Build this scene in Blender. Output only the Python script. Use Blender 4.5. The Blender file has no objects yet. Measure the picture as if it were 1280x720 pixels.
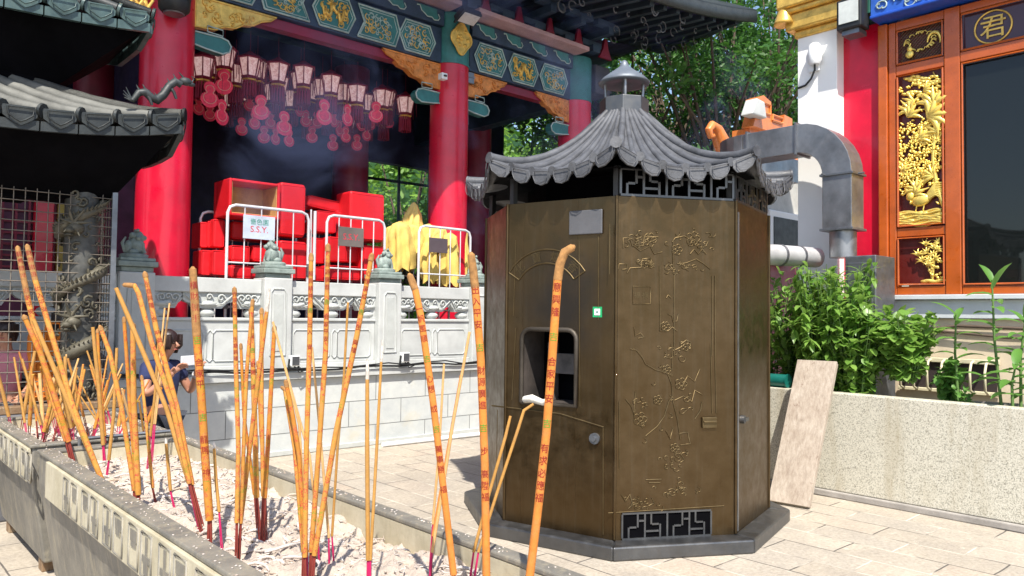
import bpy, bmesh, math, random
import numpy as np
from mathutils import Vector, Matrix
random.seed(7); R = math.radians; PI = math.pi
SC = bpy.context.scene; COL = SC.collection
V = lambda *a: np.array(a, float)
def nrm(v): v = np.array(v, float); return v/np.linalg.norm(v)

# ------------------------------------------------------------------ camera, world, sun, exposure
FPX = 960.0
_X = nrm((1700-640, -(407-360), -FPX)); _Y = nrm((-230-640, -(383-360), -FPX))
_m = nrm(_X+_Y); _d = _X-_Y; _d = nrm(_d-_m*_m.dot(_d)); _X = nrm(_m+_d); _Y = nrm(_m-_d); _Z = np.cross(_X, _Y)
ROT = np.array([_X, _Y, _Z]); CAM = V(0, 0, 1.6)
cam = bpy.data.cameras.new('camera'); cam.sensor_width = 36; cam.lens = FPX/1280*36; cam.clip_end = 500; cam.clip_start = .05
co = bpy.data.objects.new('camera', cam); COL.objects.link(co)
co.matrix_world = Matrix.Translation(Vector(CAM)) @ Matrix([list(r) for r in ROT]).to_4x4()
SC.camera = co
SUN = nrm((-.40, -.58, 1.0))
w = bpy.data.worlds.new('World'); SC.world = w; w.use_nodes = True
sky = w.node_tree.nodes.new('ShaderNodeTexSky'); sky.sky_type = 'NISHITA'; sky.sun_disc = False
sky.sun_elevation = math.asin(SUN[2]); sky.sun_rotation = math.atan2(SUN[0], SUN[1])
bg = w.node_tree.nodes['Background']; w.node_tree.links.new(sky.outputs[0], bg.inputs[0]); bg.inputs[1].default_value = .13
sl = bpy.data.lights.new('sun', 'SUN'); sl.energy = 4.6; sl.angle = R(.5); sl.color = (1, .94, .83)
so = bpy.data.objects.new('sun', sl); COL.objects.link(so)
so.rotation_euler = Vector(-SUN).to_track_quat('-Z', 'Y').to_euler(); so.location = (-5, -7, 12)
SC.view_settings.view_transform = 'Standard'; SC.view_settings.look = 'None'; SC.view_settings.exposure = .84; SC.view_settings.gamma = 1

# ------------------------------------------------------------------ measuring helpers: a ray met with a real plane
def ray(x, y): return ROT @ nrm((x-640, -(y-360), -FPX))
def gz(x, y, z): r = ray(x, y); return CAM+r*((z-CAM[2])/r[2])
def gx(x, y, X): r = ray(x, y); return CAM+r*((X-CAM[0])/r[0])
def gy(x, y, Y): r = ray(x, y); return CAM+r*((Y-CAM[1])/r[1])
FWD = ROT @ V(0, 0, -1)
def gd(x, y, d): r = ray(x, y); return CAM+r*(d/r.dot(FWD))
def depth(p): return float((np.array(p)-CAM).dot(FWD))

# ------------------------------------------------------------------ mesh builder
class MB:
    def __init__(s): s.v = []; s.f = []; s.sm = []
    def add(s, vs, fs, smooth=False):
        o = len(s.v); s.v += [tuple(map(float, p)) for p in vs]; s.f += [tuple(i+o for i in f) for f in fs]; s.sm += [smooth]*len(fs); return s
    def box(s, x0, x1, y0, y1, z0, z1):
        vs = [(x, y, z) for x in (x0, x1) for y in (y0, y1) for z in (z0, z1)]
        return s.add(vs, [(0, 1, 3, 2), (4, 6, 7, 5), (0, 4, 5, 1), (2, 3, 7, 6), (0, 2, 6, 4), (1, 5, 7, 3)])
    def obox(s, c, a, b, d):
        c, a, b, d = map(lambda q: np.array(q, float), (c, a, b, d))
        vs = [c+i*a+j*b+k*d for i in (-1, 1) for j in (-1, 1) for k in (-1, 1)]
        return s.add(vs, [(0, 1, 3, 2), (4, 6, 7, 5), (0, 4, 5, 1), (2, 3, 7, 6), (0, 2, 6, 4), (1, 5, 7, 3)])
    def bar(s, p, q, w, h, up=(0, 0, 1)):
        p = np.array(p, float); q = np.array(q, float); d = nrm(q-p); u = np.array(up, float); sd = np.cross(d, u)
        if np.linalg.norm(sd) < 1e-4: sd = np.cross(d, V(1, 0, 0))
        sd = nrm(sd); u = nrm(np.cross(sd, d)); return s.obox((p+q)/2, (q-p)/2, sd*w/2, u*h/2)
    def tube(s, pts, r, n=8, smooth=True, caps=True):
        pts = [np.array(p, float) for p in pts]; k = len(pts); rs = r if isinstance(r, (list, tuple)) else [r]*k
        T = [nrm(pts[min(i+1, k-1)]-pts[max(i-1, 0)]+1e-9) for i in range(k)]
        a = V(0, 0, 1) if abs(T[0][2]) < .9 else V(1, 0, 0); U = nrm(np.cross(T[0], a)); vs = []
        for i in range(k):
            U = U-T[i]*U.dot(T[i]); U = nrm(U); W = np.cross(T[i], U)
            vs += [pts[i]+rs[i]*(math.cos(t*2*PI/n)*U+math.sin(t*2*PI/n)*W) for t in range(n)]
        fs = [(i*n+j, i*n+(j+1) % n, (i+1)*n+(j+1) % n, (i+1)*n+j) for i in range(k-1) for j in range(n)]
        s.add(vs, fs, smooth)
        if caps: s.add(vs[:n], [tuple(range(n))[::-1]]); s.add(vs[-n:], [tuple(range(n))])
        return s
    def lathe(s, prof, c=(0, 0, 0), n=16, smooth=True, ph=0):
        c = np.array(c, float); k = len(prof)
        vs = [c+V(r*math.cos(ph+j*2*PI/n), r*math.sin(ph+j*2*PI/n), z) for r, z in prof for j in range(n)]
        fs = [(i*n+j, i*n+(j+1) % n, (i+1)*n+(j+1) % n, (i+1)*n+j) for i in range(k-1) for j in range(n)]
        s.add(vs, fs, smooth); s.add(vs[:n], [tuple(range(n))[::-1]]); s.add(vs[-n:], [tuple(range(n))]); return s
    def prism(s, poly, o, U, W, t):
        o, U, W = map(lambda q: np.array(q, float), (o, U, W)); N = nrm(np.cross(U, W))*t; n = len(poly)
        a = [o+U*u+W*v for u, v in poly]; vs = a+[p+N for p in a]
        return s.add(vs, [tuple(range(n))[::-1], tuple(range(n, 2*n))]+[(i, (i+1) % n, (i+1) % n+n, i+n) for i in range(n)])
    def blob(s, c, r, ax=None, n=8, m=5):
        c = np.array(c, float); A = np.eye(3) if ax is None else np.array(ax, float); r = np.array(r, float)*np.ones(3)
        vs = [c+A.T@(r*V(math.sin(PI*i/m)*math.cos(2*PI*j/n), math.sin(PI*i/m)*math.sin(2*PI*j/n), math.cos(PI*i/m))) for i in range(m+1) for j in range(n)]
        return s.add(vs, [(i*n+j, (i+1)*n+j, (i+1)*n+(j+1) % n, i*n+(j+1) % n) for i in range(m) for j in range(n)], True)
    def grid(s, fn, nu, nv, smooth=True):
        vs = [fn(i/nu, j/nv) for i in range(nu+1) for j in range(nv+1)]
        return s.add(vs, [(i*(nv+1)+j, (i+1)*(nv+1)+j, (i+1)*(nv+1)+j+1, i*(nv+1)+j+1) for i in range(nu) for j in range(nv)], smooth)
ORG = {}
def _obj(mb, name, mat, origin, bevel=0, seg=2, solid=0):
    me = bpy.data.meshes.new(name); o_ = np.array(origin, float)
    me.from_pydata([tuple(np.array(p)-o_) for p in mb.v], [], mb.f)
    me.polygons.foreach_set('use_smooth', mb.sm); me.validate(); me.update()
    me.materials.append(mat); o = bpy.data.objects.new(name, me); COL.objects.link(o)
    if solid: m = o.modifiers.new('s', 'SOLIDIFY'); m.thickness = solid; m.offset = 0
    if bevel: m = o.modifiers.new('b', 'BEVEL'); m.width = bevel; m.segments = seg; m.limit_method = 'ANGLE'; m.angle_limit = R(40)
    return o
def tag(o, label=None, cat=None, group=None, kind=None):
    for k, v in (('label', label), ('category', cat), ('group', group), ('kind', kind)):
        if v: o[k] = v
    return o
def thing(name, label, cat, loc=(0, 0, 0), group=None):
    o = bpy.data.objects.new(name, None); o.empty_display_size = .1; COL.objects.link(o); o.location = tuple(map(float, loc)); ORG[o.name] = np.array(loc, float)
    return tag(o, label, cat, group)
def part(mb, name, mat, parent, bevel=0, seg=2, solid=0):
    o = _obj(mb, name, mat, ORG[parent.name], bevel, seg, solid); o.parent = parent; ORG[o.name] = ORG[parent.name]; return o
def solo(mb, name, mat, label, cat, group=None, loc=None, bevel=0, seg=2, kind=None, solid=0):
    loc = np.mean(np.array(mb.v), axis=0)*V(1, 1, 0)+V(0, 0, min(p[2] for p in mb.v)) if loc is None else np.array(loc, float)
    o = _obj(mb, name, mat, loc, bevel, seg, solid); o.location = tuple(loc); ORG[o.name] = loc; return tag(o, label, cat, group, kind)
def struct(mb, name, mat, bevel=0): o = _obj(mb, name, mat, (0, 0, 0), bevel); ORG[o.name] = V(0, 0, 0); return tag(o, kind='structure')
def copy_tree(o, parent=None):
    c = o.copy(); COL.objects.link(c); c.parent = parent
    for ch in list(o.children): copy_tree(ch, c)
    return c

# ------------------------------------------------------------------ materials
class NT:
    def __init__(s, name):
        s.m = bpy.data.materials.new(name); s.m.use_nodes = True; s.t = s.m.node_tree; s.b = s.t.nodes['Principled BSDF']; s.out = s.t.nodes['Material Output']
        s.tc = s.t.nodes.new('ShaderNodeTexCoord')
    def n(s, k, ins=None, **kw):
        q = s.t.nodes.new('ShaderNode'+k)
        for a, b in kw.items(): setattr(q, a, b)
        for a, b in (ins or {}).items(): s.set(q.inputs[a], b)
        return q
    def set(s, inp, v):
        if isinstance(v, bpy.types.NodeSocket): s.t.links.new(v, inp)
        elif isinstance(v, tuple) and len(v) == 3 and inp.type == 'RGBA': inp.default_value = (*v, 1)
        else: inp.default_value = v
    def P(s, **kw):
        nm = dict(base='Base Color', rough='Roughness', metal='Metallic', spec='Specular IOR Level', normal='Normal', emit='Emission Color', es='Emission Strength', alpha='Alpha', trans='Transmission Weight', ior='IOR', coat='Coat Weight', sub='Subsurface Weight')
        for a, b in kw.items(): s.set(s.b.inputs[nm[a]], b)
    def noise(s, scale, det=4, rough=.6, vec=None, dist=0): return s.n('TexNoise', {'Vector': vec or s.tc.outputs['Object'], 'Scale': scale, 'Detail': det, 'Roughness': rough, 'Distortion': dist}).outputs['Fac']
    def ramp(s, fac, stops):
        q = s.n('ValToRGB', {'Fac': fac}); e = q.color_ramp.elements
        while len(e) < len(stops): e.new(.5)
        for i, (p, c) in enumerate(stops): e[i].position = p; e[i].color = (*c, 1) if len(c) == 3 else c
        return q.outputs[0]
    def mix(s, f, a, b, mode='MIX'):
        q = s.t.nodes.new('ShaderNodeMix'); q.data_type = 'RGBA'; q.blend_type = mode
        s.set(q.inputs[0], f); s.set(q.inputs[6], a); s.set(q.inputs[7], b); return q.outputs[2]
    def bump(s, h, st=.3, d=.01, nrmv=None):
        ins = {'Height': h, 'Strength': st, 'Distance': d}
        if nrmv: ins['Normal'] = nrmv
        return s.n('Bump', ins).outputs[0]
def sc(c, k): return tuple(min(1, x*k) for x in c)
def pm(name, c, rough=.6, metal=0, var=.2, scale=4, bump=.15, bscale=40, c2=None, spec=.5, coat=0):
    t = NT(name); f = t.noise(scale, 6, .65)
    hi = c2 or sc(c, 1+var)
    t.P(base=t.ramp(f, [(.3, sc(c, 1-var)), (.7, hi)]), rough=t.n('MapRange', {'Value': t.noise(scale*2.3, 5), 'From Min': .3, 'From Max': .7, 'To Min': max(.02, rough-.1), 'To Max': min(1, rough+.12)}).outputs[0], metal=metal, spec=spec, coat=coat)
    if bump: t.P(normal=t.bump(t.noise(bscale, 5), bump, .004))
    return t.m
RED = pm('red_lacquer', (.56, .004, .03), .36, var=.2, scale=2.2, bump=.12, bscale=5, spec=.5, coat=.25)
DRED = pm('dark_red_paint', (.20, .006, .03), .45, var=.25, scale=3)
TEAL = pm('teal_paint', (.03, .16, .16), .5, var=.25, scale=6)
BLUE = pm('blue_paint', (.02, .07, .22), .5, var=.3, scale=6)
NAVY = pm('navy_paint', (.02, .04, .075), .55, var=.4, scale=5)
LINE = pm('pale_outline_paint', (.36, .46, .44), .5, var=.3, scale=9)
GOLDP = pm('gold_leaf_paint', (.72, .45, .10), .35, metal=.45, var=.3, scale=12, bump=.3, bscale=30)
GOLD = pm('gilded_carving', (.95, .66, .16), .3, metal=.55, var=.18, scale=14, bump=.25, bscale=60)
ORNG = pm('orange_gilt', (.62, .22, .045), .45, metal=.15, var=.35, scale=14, bump=.3, bscale=40)
DARK = pm('soot_shade_black', (.0025, .0025, .0035), .9, var=.4, scale=3, spec=.05)  # soot, and also painted shade for undersides, recesses and gaps
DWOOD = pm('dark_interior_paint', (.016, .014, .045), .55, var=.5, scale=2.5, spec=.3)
TILE = pm('grey_roof_tile', (.075, .078, .088), .55, var=.45, scale=6, bump=.8, bscale=50)
TILEP = pm('pale_weathered_tile', (.12, .12, .11), .7, var=.35, scale=6, bump=.4, bscale=40)
TILED = pm('charcoal_roof_tile', (.020, .025, .027), .55, var=.4, scale=9, bump=.5, bscale=50)
STONE = pm('pale_marble', (.47, .485, .48), .6, var=.16, scale=3, bump=.25, bscale=45)
STONE2 = pm('marble_carving', (.44, .46, .45), .6, var=.12, scale=8, bump=.8, bscale=60)
GSTONE = pm('green_grey_stone', (.22, .27, .25), .6, var=.3, scale=14, bump=.5, bscale=60)
STEEL = pm('galvanised_steel', (.27, .275, .29), .4, metal=.8, var=.35, scale=3, bump=.05)
STEELD = pm('dull_steel', (.20, .21, .23), .45, metal=.8, var=.25, scale=6, bump=.1)
TUBE = pm('white_painted_tube', (.68, .69, .72), .35, metal=.25, var=.06)
VINYL = pm('red_vinyl', (.62, .01, .018), .42, var=.1, scale=5, bump=.2, bscale=18)
TAN = pm('plywood', (.50, .27, .08), .6, var=.2, scale=7, c2=(.60, .36, .13))
YCLOTH = pm('yellow_cloth', (.70, .50, .13), .85, var=.12, scale=8, bump=.3, bscale=30)
WHITEW = pm('white_plaster', (.80, .80, .79), .7, var=.04, scale=2, bump=.1, bscale=30)
BEIGE = pm('beige_plaster', (.62, .52, .38), .8, var=.15, scale=3, bump=.3, bscale=20)
BLACK = pm('black_rubber', (.012, .013, .015), .5, var=.3)
WFRAME = pm('orange_varnished_wood', (.42, .085, .012), .32, var=.18, scale=5, bump=.08, bscale=12, coat=.3)
DPANEL = pm('maroon_back_panel', (.10, .012, .010), .3, var=.2)
GREENP = pm('green_plastic', (.008, .12, .10), .35, var=.2)
WHITEP = pm('white_plastic', (.78, .8, .82), .4, var=.04, bump=0)
INK = pm('red_printed_ink', (.26, .006, .008), .6, var=.1, bump=0)
GINK = pm('green_printed_ink', (.06, .26, .02), .6, var=.1, bump=0)
SKIN = pm('skin', (.50, .24, .15), .5, var=.1, scale=10, bump=.1)
HAIR = pm('dark_hair', (.022, .010, .009), .45, var=.3, scale=30, bump=.5, bscale=70)
def bronze(name, c, c2, rough=.34, soot=False):
    t = NT(name); f = t.noise(1.3, 6, .65); g = t.noise(9, 6, .7)
    sep = t.n('SeparateXYZ', {'Vector': t.tc.outputs['Object']}).outputs
    stre = t.noise(6, 3, vec=t.n('Mapping', {'Vector': t.tc.outputs['Object'], 'Scale': (6, 6, .35)}).outputs[0])
    col = t.mix(t.ramp(f, [(.35, (0, 0, 0)), (.7, (1, 1, 1))]), c, c2)
    col = t.mix(.22, col, t.ramp(g, [(.3, sc(c, .5)), (.7, sc(c2, 1.3))]))
    col = t.mix(t.ramp(stre, [(.5, (0, 0, 0)), (.8, (.13, .13, .13))]), col, (.20, .18, .14))
    if soot:
        dist = t.n('VectorMath', {0: t.n('VectorMath', {0: t.tc.outputs['Object'], 1: (1.11, .31, -1.66)}, operation='ADD').outputs[0], 1: (1, 1, .8)}, operation='MULTIPLY').outputs[0]
        ln = t.n('VectorMath', {0: dist}, operation='LENGTH').outputs['Value']; ln = t.n('Math', {0: ln, 1: t.n('Math', {0: t.noise(5, 5), 1: .35}, operation='MULTIPLY').outputs[0]}, operation='ADD').outputs[0]
        col = t.mix(t.ramp(ln, [(.28, (.75, .75, .75)), (.62, (0, 0, 0))]), col, (.035, .034, .036))
    t.P(base=col, metal=.9, rough=t.n('MapRange', {'Value': g, 'From Min': .3, 'From Max': .7, 'To Min': rough-.06, 'To Max': rough+.2}).outputs[0],
        normal=t.bump(t.noise(2.5, 3), .25, .02, t.bump(g, .15, .003)))
    return t.m
BRONZE = bronze('aged_bronze', (.090, .058, .026), (.118, .080, .042), .33, True)
BRONZEL = bronze('worn_bronze_relief', (.115, .08, .036), (.165, .122, .064), .42)
BRONZED = bronze('grey_bronze_frame', (.11, .115, .125), (.17, .17, .17), .4)
def paving():
    t = NT('stone_paving'); o = t.tc.outputs['Object']; sp = t.n('SeparateXYZ', {'Vector': o}).outputs
    vec = t.n('CombineXYZ', {'X': sp[1], 'Y': sp[0], 'Z': 0.0}).outputs[0]
    wob = t.n('VectorMath', {0: vec, 1: t.n('VectorMath', {0: t.n('TexNoise', {'Vector': vec, 'Scale': 2.2, 'Detail': 3.0}).outputs['Color'], 1: (.03, .03, 0)}, operation='MULTIPLY').outputs[0]}).outputs[0]
    br = t.n('TexBrick', {'Vector': wob, 'Color1': (0, 0, 0), 'Color2': (1, 1, 1), 'Mortar': (0, 0, 0), 'Scale': 1.0, 'Mortar Size': .006, 'Mortar Smooth': .2, 'Bias': 0.0, 'Brick Width': .62, 'Row Height': .31})
    br.offset = .43; cell = br.outputs['Color']; mort = br.outputs['Fac']
    c = t.ramp(cell, [(.0, (.33, .27, .20)), (.3, (.44, .36, .26)), (.6, (.38, .33, .27)), (.8, (.50, .36, .25)), (1, (.52, .45, .35))])
    c = t.mix(.55, c, t.ramp(t.noise(3.2, 8, .7), [(.3, (.22, .20, .18)), (.55, (.38, .34, .28)), (.75, (.56, .50, .42))]))
    c = t.mix(.35, c, t.ramp(t.noise(38, 4, .7), [(.35, (.20, .18, .16)), (.65, (.55, .50, .44))]))
    c = t.mix(t.ramp(t.noise(.9, 7, .75), [(.45, (0, 0, 0)), (.75, (.5, .5, .5))]), c, (.22, .20, .18)); c = t.mix(t.ramp(t.noise(5.5, 6, .8, dist=.8), [(.60, (0, 0, 0)), (.68, (.6, .6, .6))]), c, (.60, .55, .47))
    mc = t.ramp(t.noise(1.7, 2), [(.47, (.10, .09, .08)), (.56, (.60, .54, .46))])
    c = t.mix(mort, c, mc)
    h = t.n('Math', {0: t.noise(14, 6, .65), 1: t.n('Math', {0: mort, 1: -.8}, operation='MULTIPLY').outputs[0]}, operation='ADD').outputs[0]
    t.P(base=c, rough=.75, normal=t.bump(h, .6, .012)); return t.m
PAVE = paving()
def granite(name, tint=(1, 1, 1), stain=True):
    t = NT(name); v = t.n('TexVoronoi', {'Vector': t.tc.outputs['Object'], 'Scale': 120.0, 'Randomness': 1.0})
    sepv = t.n('SeparateXYZ', {'Vector': v.outputs['Color']}).outputs[0]
    c = t.ramp(sepv, [(.0, (.16, .15, .12)), (.25, (.38, .36, .29)), (.5, (.56, .53, .44)), (1, (.64, .61, .52))])
    c = t.mix(.3, c, t.ramp(t.noise(160, 3), [(.4, (.28, .27, .22)), (.6, (.72, .70, .62))]))
    if stain: c = t.mix(t.ramp(t.noise(1.4, 5, .7, vec=t.n('Mapping', {'Vector': t.tc.outputs['Object'], 'Scale': (4, 4, .5)}).outputs[0]), [(.50, (0, 0, 0)), (.72, (.6, .6, .6))]), c, (.36, .31, .21))
    c = t.mix(1, c, (*tint, 1), 'MULTIPLY')
    t.P(base=c, rough=.62, normal=t.bump(t.noise(90, 3), .25, .003)); return t.m
GRAN = granite('speckled_granite')
def blocks():
    t = NT('terrace_stone_blocks'); sp = t.n('SeparateXYZ', {'Vector': t.tc.outputs['Object']}).outputs
    vec = t.n('CombineXYZ', {'X': sp[0], 'Y': sp[2], 'Z': 0.0}).outputs[0]
    vec = t.n('VectorMath', {0: vec, 1: (0, .055, 0)}, operation='ADD').outputs[0]
    br = t.n('TexBrick', {'Vector': vec, 'Color1': (0, 0, 0), 'Color2': (1, 1, 1), 'Mortar': (0, 0, 0), 'Scale': 1.0, 'Mortar Size': .005, 'Mortar Smooth': .1, 'Brick Width': .74, 'Row Height': .30})
    c = t.mix(.5, t.ramp(br.outputs['Color'], [(0, (.44, .47, .48)), (1, (.54, .56, .55))]), t.ramp(t.noise(5, 8, .7), [(.3, (.36, .39, .41)), (.7, (.60, .61, .58))]))
    c = t.mix(t.ramp(t.noise(2, 6, .7), [(.55, (0, 0, 0)), (.7, (.4, .4, .4))]), c, (.52, .46, .32))
    c = t.mix(br.outputs['Fac'], c, (.16, .17, .17)); h = t.n('Math', {0: t.noise(60, 4), 1: t.n('Math', {0: br.outputs['Fac'], 1: -2.0}, operation='MULTIPLY').outputs[0]}, operation='ADD').outputs[0]
    t.P(base=c, rough=.7, normal=t.bump(h, .5, .006)); return t.m
BLOCKS = blocks()
def stick_mat(name, base, marks=True, scale=1.0):
    t = NT(name); o = t.tc.outputs['Object']; sp = t.n('SeparateXYZ', {'Vector': o}).outputs
    f = t.noise(30, 4); c = t.ramp(f, [(.3, sc(base, .85)), (.7, sc(base, 1.15))])
    if marks:
        v = t.n('TexVoronoi', {'Vector': t.n('Mapping', {'Vector': o, 'Scale': (190, 190, 120)}).outputs[0], 'Scale': 1.0}, feature='DISTANCE_TO_EDGE')
        cell = t.noise(14, 0, vec=t.n('CombineXYZ', {'X': 0.0, 'Y': 0.0, 'Z': sp[2]}).outputs[0])
        a = t.ramp(v.outputs['Distance'], [(.06, (1, 1, 1)), (.12, (0, 0, 0))]); b = t.ramp(t.noise(55, 2), [(.50, (0, 0, 0)), (.54, (.8, .8, .8))])
        ab = t.mix(1, a, b, 'MULTIPLY'); ab = t.mix(1, ab, t.ramp(cell, [(.40, (0, 0, 0)), (.43, (1, 1, 1))]), 'MULTIPLY')
        c = t.mix(ab, c, t.ramp(cell, [(.3, (.38, .02, .03)), (.62, (.46, .015, .05)), (.66, (.10, .24, .02))]))
    c = t.mix(t.ramp(t.noise(11, 5, .8), [(.5, (0, 0, 0)), (.7, (.45, .45, .45))]), c, (.40, .22, .10))
    t.P(base=c, rough=.88, spec=.2, normal=t.bump(t.noise(160, 5, .8), .7, .002)); return t.m
STK = stick_mat('printed_orange_incense', (.50, .235, .05)); STK2 = stick_mat('plain_tan_incense', (.42, .22, .06), False)
STKB = stick_mat('bright_orange_incense', (.58, .205, .042), False); STKP = stick_mat('pale_incense', (.60, .36, .15), False); STKD = stick_mat('brown_printed_incense', (.46, .19, .03))
STEM = pm('magenta_stem', (.48, .01, .10), .6, var=.2); STEMR = pm('dark_red_stem', (.22, .03, .02), .7, var=.3)
WOODB = None
ASHT = pm('burnt_ash_tip', (.52, .47, .42), .95, var=.4, scale=60, bump=.6); CHAR = pm('charred_tip', (.30, .15, .05), .9, var=.4, scale=50)
def ashmat():
    t = NT('pale_incense_ash'); c = t.ramp(t.noise(7, 8, .75), [(.3, (.44, .39, .36)), (.45, (.68, .61, .56)), (.72, (.80, .73, .68))])
    c = t.mix(t.ramp(t.noise(38, 5, .8, dist=1.5), [(.58, (0, 0, 0)), (.66, (.5, .5, .5))]), c, (.36, .28, .23))
    g = t.n('NewGeometry').outputs['Random Per Island']; c = t.mix(.6, c, t.ramp(g, [(.0, (.76, .69, .64)), (.4, (.72, .63, .57)), (.55, (.44, .28, .15)), (.62, (.66, .58, .52)), (.88, (.36, .32, .30)), (1, (.52, .36, .20))]))
    t.P(base=c, rough=.95, normal=t.bump(t.noise(26, 8, .75), 1, .02)); return t.m
ASH = ashmat()
def binmat(name, a, b):
    t = NT(name); n1 = t.noise(4, 8, .7); c = t.ramp(n1, [(.3, a), (.7, b)])
    c = t.mix(t.ramp(t.noise(16, 6, .8, vec=t.n('Mapping', {'Vector': t.tc.outputs['Object'], 'Scale': (1, 1, .25)}).outputs[0]), [(.5, (0, 0, 0)), (.7, (.7, .7, .7))]), c, (.40, .35, .25))
    t.P(base=c, rough=.6, metal=.25, normal=t.bump(t.noise(22, 7, .7), .5, .006)); return t.m
BIN = binmat('weathered_grey_metal', (.13, .125, .115), (.27, .25, .21)); BINC = binmat('cream_worn_metal', (.42, .37, .25), (.62, .57, .44)); RUST = binmat('rusty_brown_metal', (.14, .07, .03), (.30, .20, .12))
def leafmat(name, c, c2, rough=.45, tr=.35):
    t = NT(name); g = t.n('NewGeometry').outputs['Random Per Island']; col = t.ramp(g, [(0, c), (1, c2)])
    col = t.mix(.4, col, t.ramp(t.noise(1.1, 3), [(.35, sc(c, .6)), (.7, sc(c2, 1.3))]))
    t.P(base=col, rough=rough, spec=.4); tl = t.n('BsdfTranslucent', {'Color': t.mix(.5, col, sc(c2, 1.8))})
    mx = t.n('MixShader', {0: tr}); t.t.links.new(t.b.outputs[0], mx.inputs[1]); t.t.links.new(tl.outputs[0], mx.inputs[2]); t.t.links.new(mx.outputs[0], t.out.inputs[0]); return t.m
LEAFD = leafmat('tree_leaves', (.016, .060, .012), (.075, .20, .03), .45, .3); LEAFB = leafmat('sun_toned_leaves', (.07, .20, .02), (.20, .36, .05))  # second leaf colour is a brighter copy with sunlight put into it
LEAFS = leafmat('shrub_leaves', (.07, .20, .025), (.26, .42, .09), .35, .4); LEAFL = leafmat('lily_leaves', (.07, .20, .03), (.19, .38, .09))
BARK = pm('bark', (.09, .065, .045), .85, var=.4, scale=8, bump=.8, bscale=20)
STALK = pm('green_stalk', (.09, .17, .04), .6)

# ------------------------------------------------------------------ lettering as meshes (built-in font)
_tc = {}
def glyph(ch):
    if ch in _tc: return _tc[ch]
    cu = bpy.data.curves.new('lettering', 'FONT'); cu.body = ch; cu.size = 1; cu.resolution_u = 3; cu.align_x = 'CENTER'; cu.align_y = 'CENTER'
    o = bpy.data.objects.new('lettering', cu); COL.objects.link(o); bpy.context.view_layer.update()
    me = o.evaluated_get(bpy.context.evaluated_depsgraph_get()).to_mesh(); bm = bmesh.new(); bm.from_mesh(me)
    bmesh.ops.triangulate(bm, faces=bm.faces)
    for _ in range(2):
        e = [e for e in bm.edges if e.calc_length() > .22]
        if e: bmesh.ops.subdivide_edges(bm, edges=e, cuts=1); bmesh.ops.triangulate(bm, faces=bm.faces)
    vs = [(v.co.x, v.co.y) for v in bm.verts]; fs = [tuple(v.index for v in f.verts) for f in bm.faces]; bm.free()
    bpy.data.objects.remove(o); bpy.data.curves.remove(cu)
    if vs:
        xs = [p[0] for p in vs]; ys = [p[1] for p in vs]; cx = (min(xs)+max(xs))/2; cy = (min(ys)+max(ys))/2; vs = [(a-cx, b-cy) for a, b in vs]
    _tc[ch] = (vs, fs); return _tc[ch]
def flat_text(mb, ch, o, U, W, size):
    vs, fs = glyph(ch); o, U, W = map(lambda q: np.array(q, float), (o, U, W)); mb.add([o+U*a*size+W*b*size for a, b in vs], fs)
def stick_text(mb, axis_pts, r, s, size, start, step, twist=0.0):
    """characters wrapped on a straight stick; axis_pts=(top,bottom); reading downwards; facing the side the camera stands on"""
    a, b = map(lambda q: np.array(q, float), axis_pts); L = np.linalg.norm(b-a); D = (b-a)/L
    for i, ch in enumerate(s):
        t = start+i*step
        if t > L-.02 or ch == ' ': continue
        c = a+D*t; N = CAM-c; N = nrm(N-D*N.dot(D)); S = np.cross(N, D)*1.0; S = -S if S.dot(ROT@V(1, 0, 0)) < 0 else S
        vs, fs = glyph(ch); out = []
        for u, v in vs:
            ang = u*size/r+twist; out.append(c-D*v*size+(r+.0006)*(math.cos(ang)*N+math.sin(ang)*S))
        mb.add(out, fs)

# ================================================================== SETTING
struct(MB().add([(-60, -60, 0), (60, -60, 0), (60, 60, 0), (-60, 60, 0)], [(0, 1, 2, 3)]), 'ground', PAVE)
def hillf(u, v):
    x = -30+90*u; y = 24+26*v; return V(x, y, 2+15*v+3*math.sin(x*.23)+1.5*math.sin(x*.7+y))
HILLM = leafmat('hillside_green', (.012, .045, .01), (.03, .09, .015))
struct(MB().grid(hillf, 40, 10), 'hill', HILLM)

# ------------------------------------------------------------------ terrace with stone facing
TY = 8.1; TZ = .93
ter = thing('stone_terrace', 'long pale stone block terrace carrying the temple hall and its balustrade', 'terrace', (4, TY, 0))
part(MB().box(-4, 13, TY, 16, 0, .845), 'block_wall', BLOCKS, ter)
part(MB().box(-4, 13, TY-.06, 16, .85, TZ), 'ledge', STONE, ter, .008)
part(MB().box(-4, 13, TY-.03, TY+.1, 0.004, .06), 'plinth', STONE2, ter, .006)
solo(MB().tube([gz(478, 556, .03), gz(640, 538, .03)], .028, 8), 'drain_pipe', WHITEP, 'thin white pipe lying along the foot of the stone terrace', 'pipe')

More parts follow.
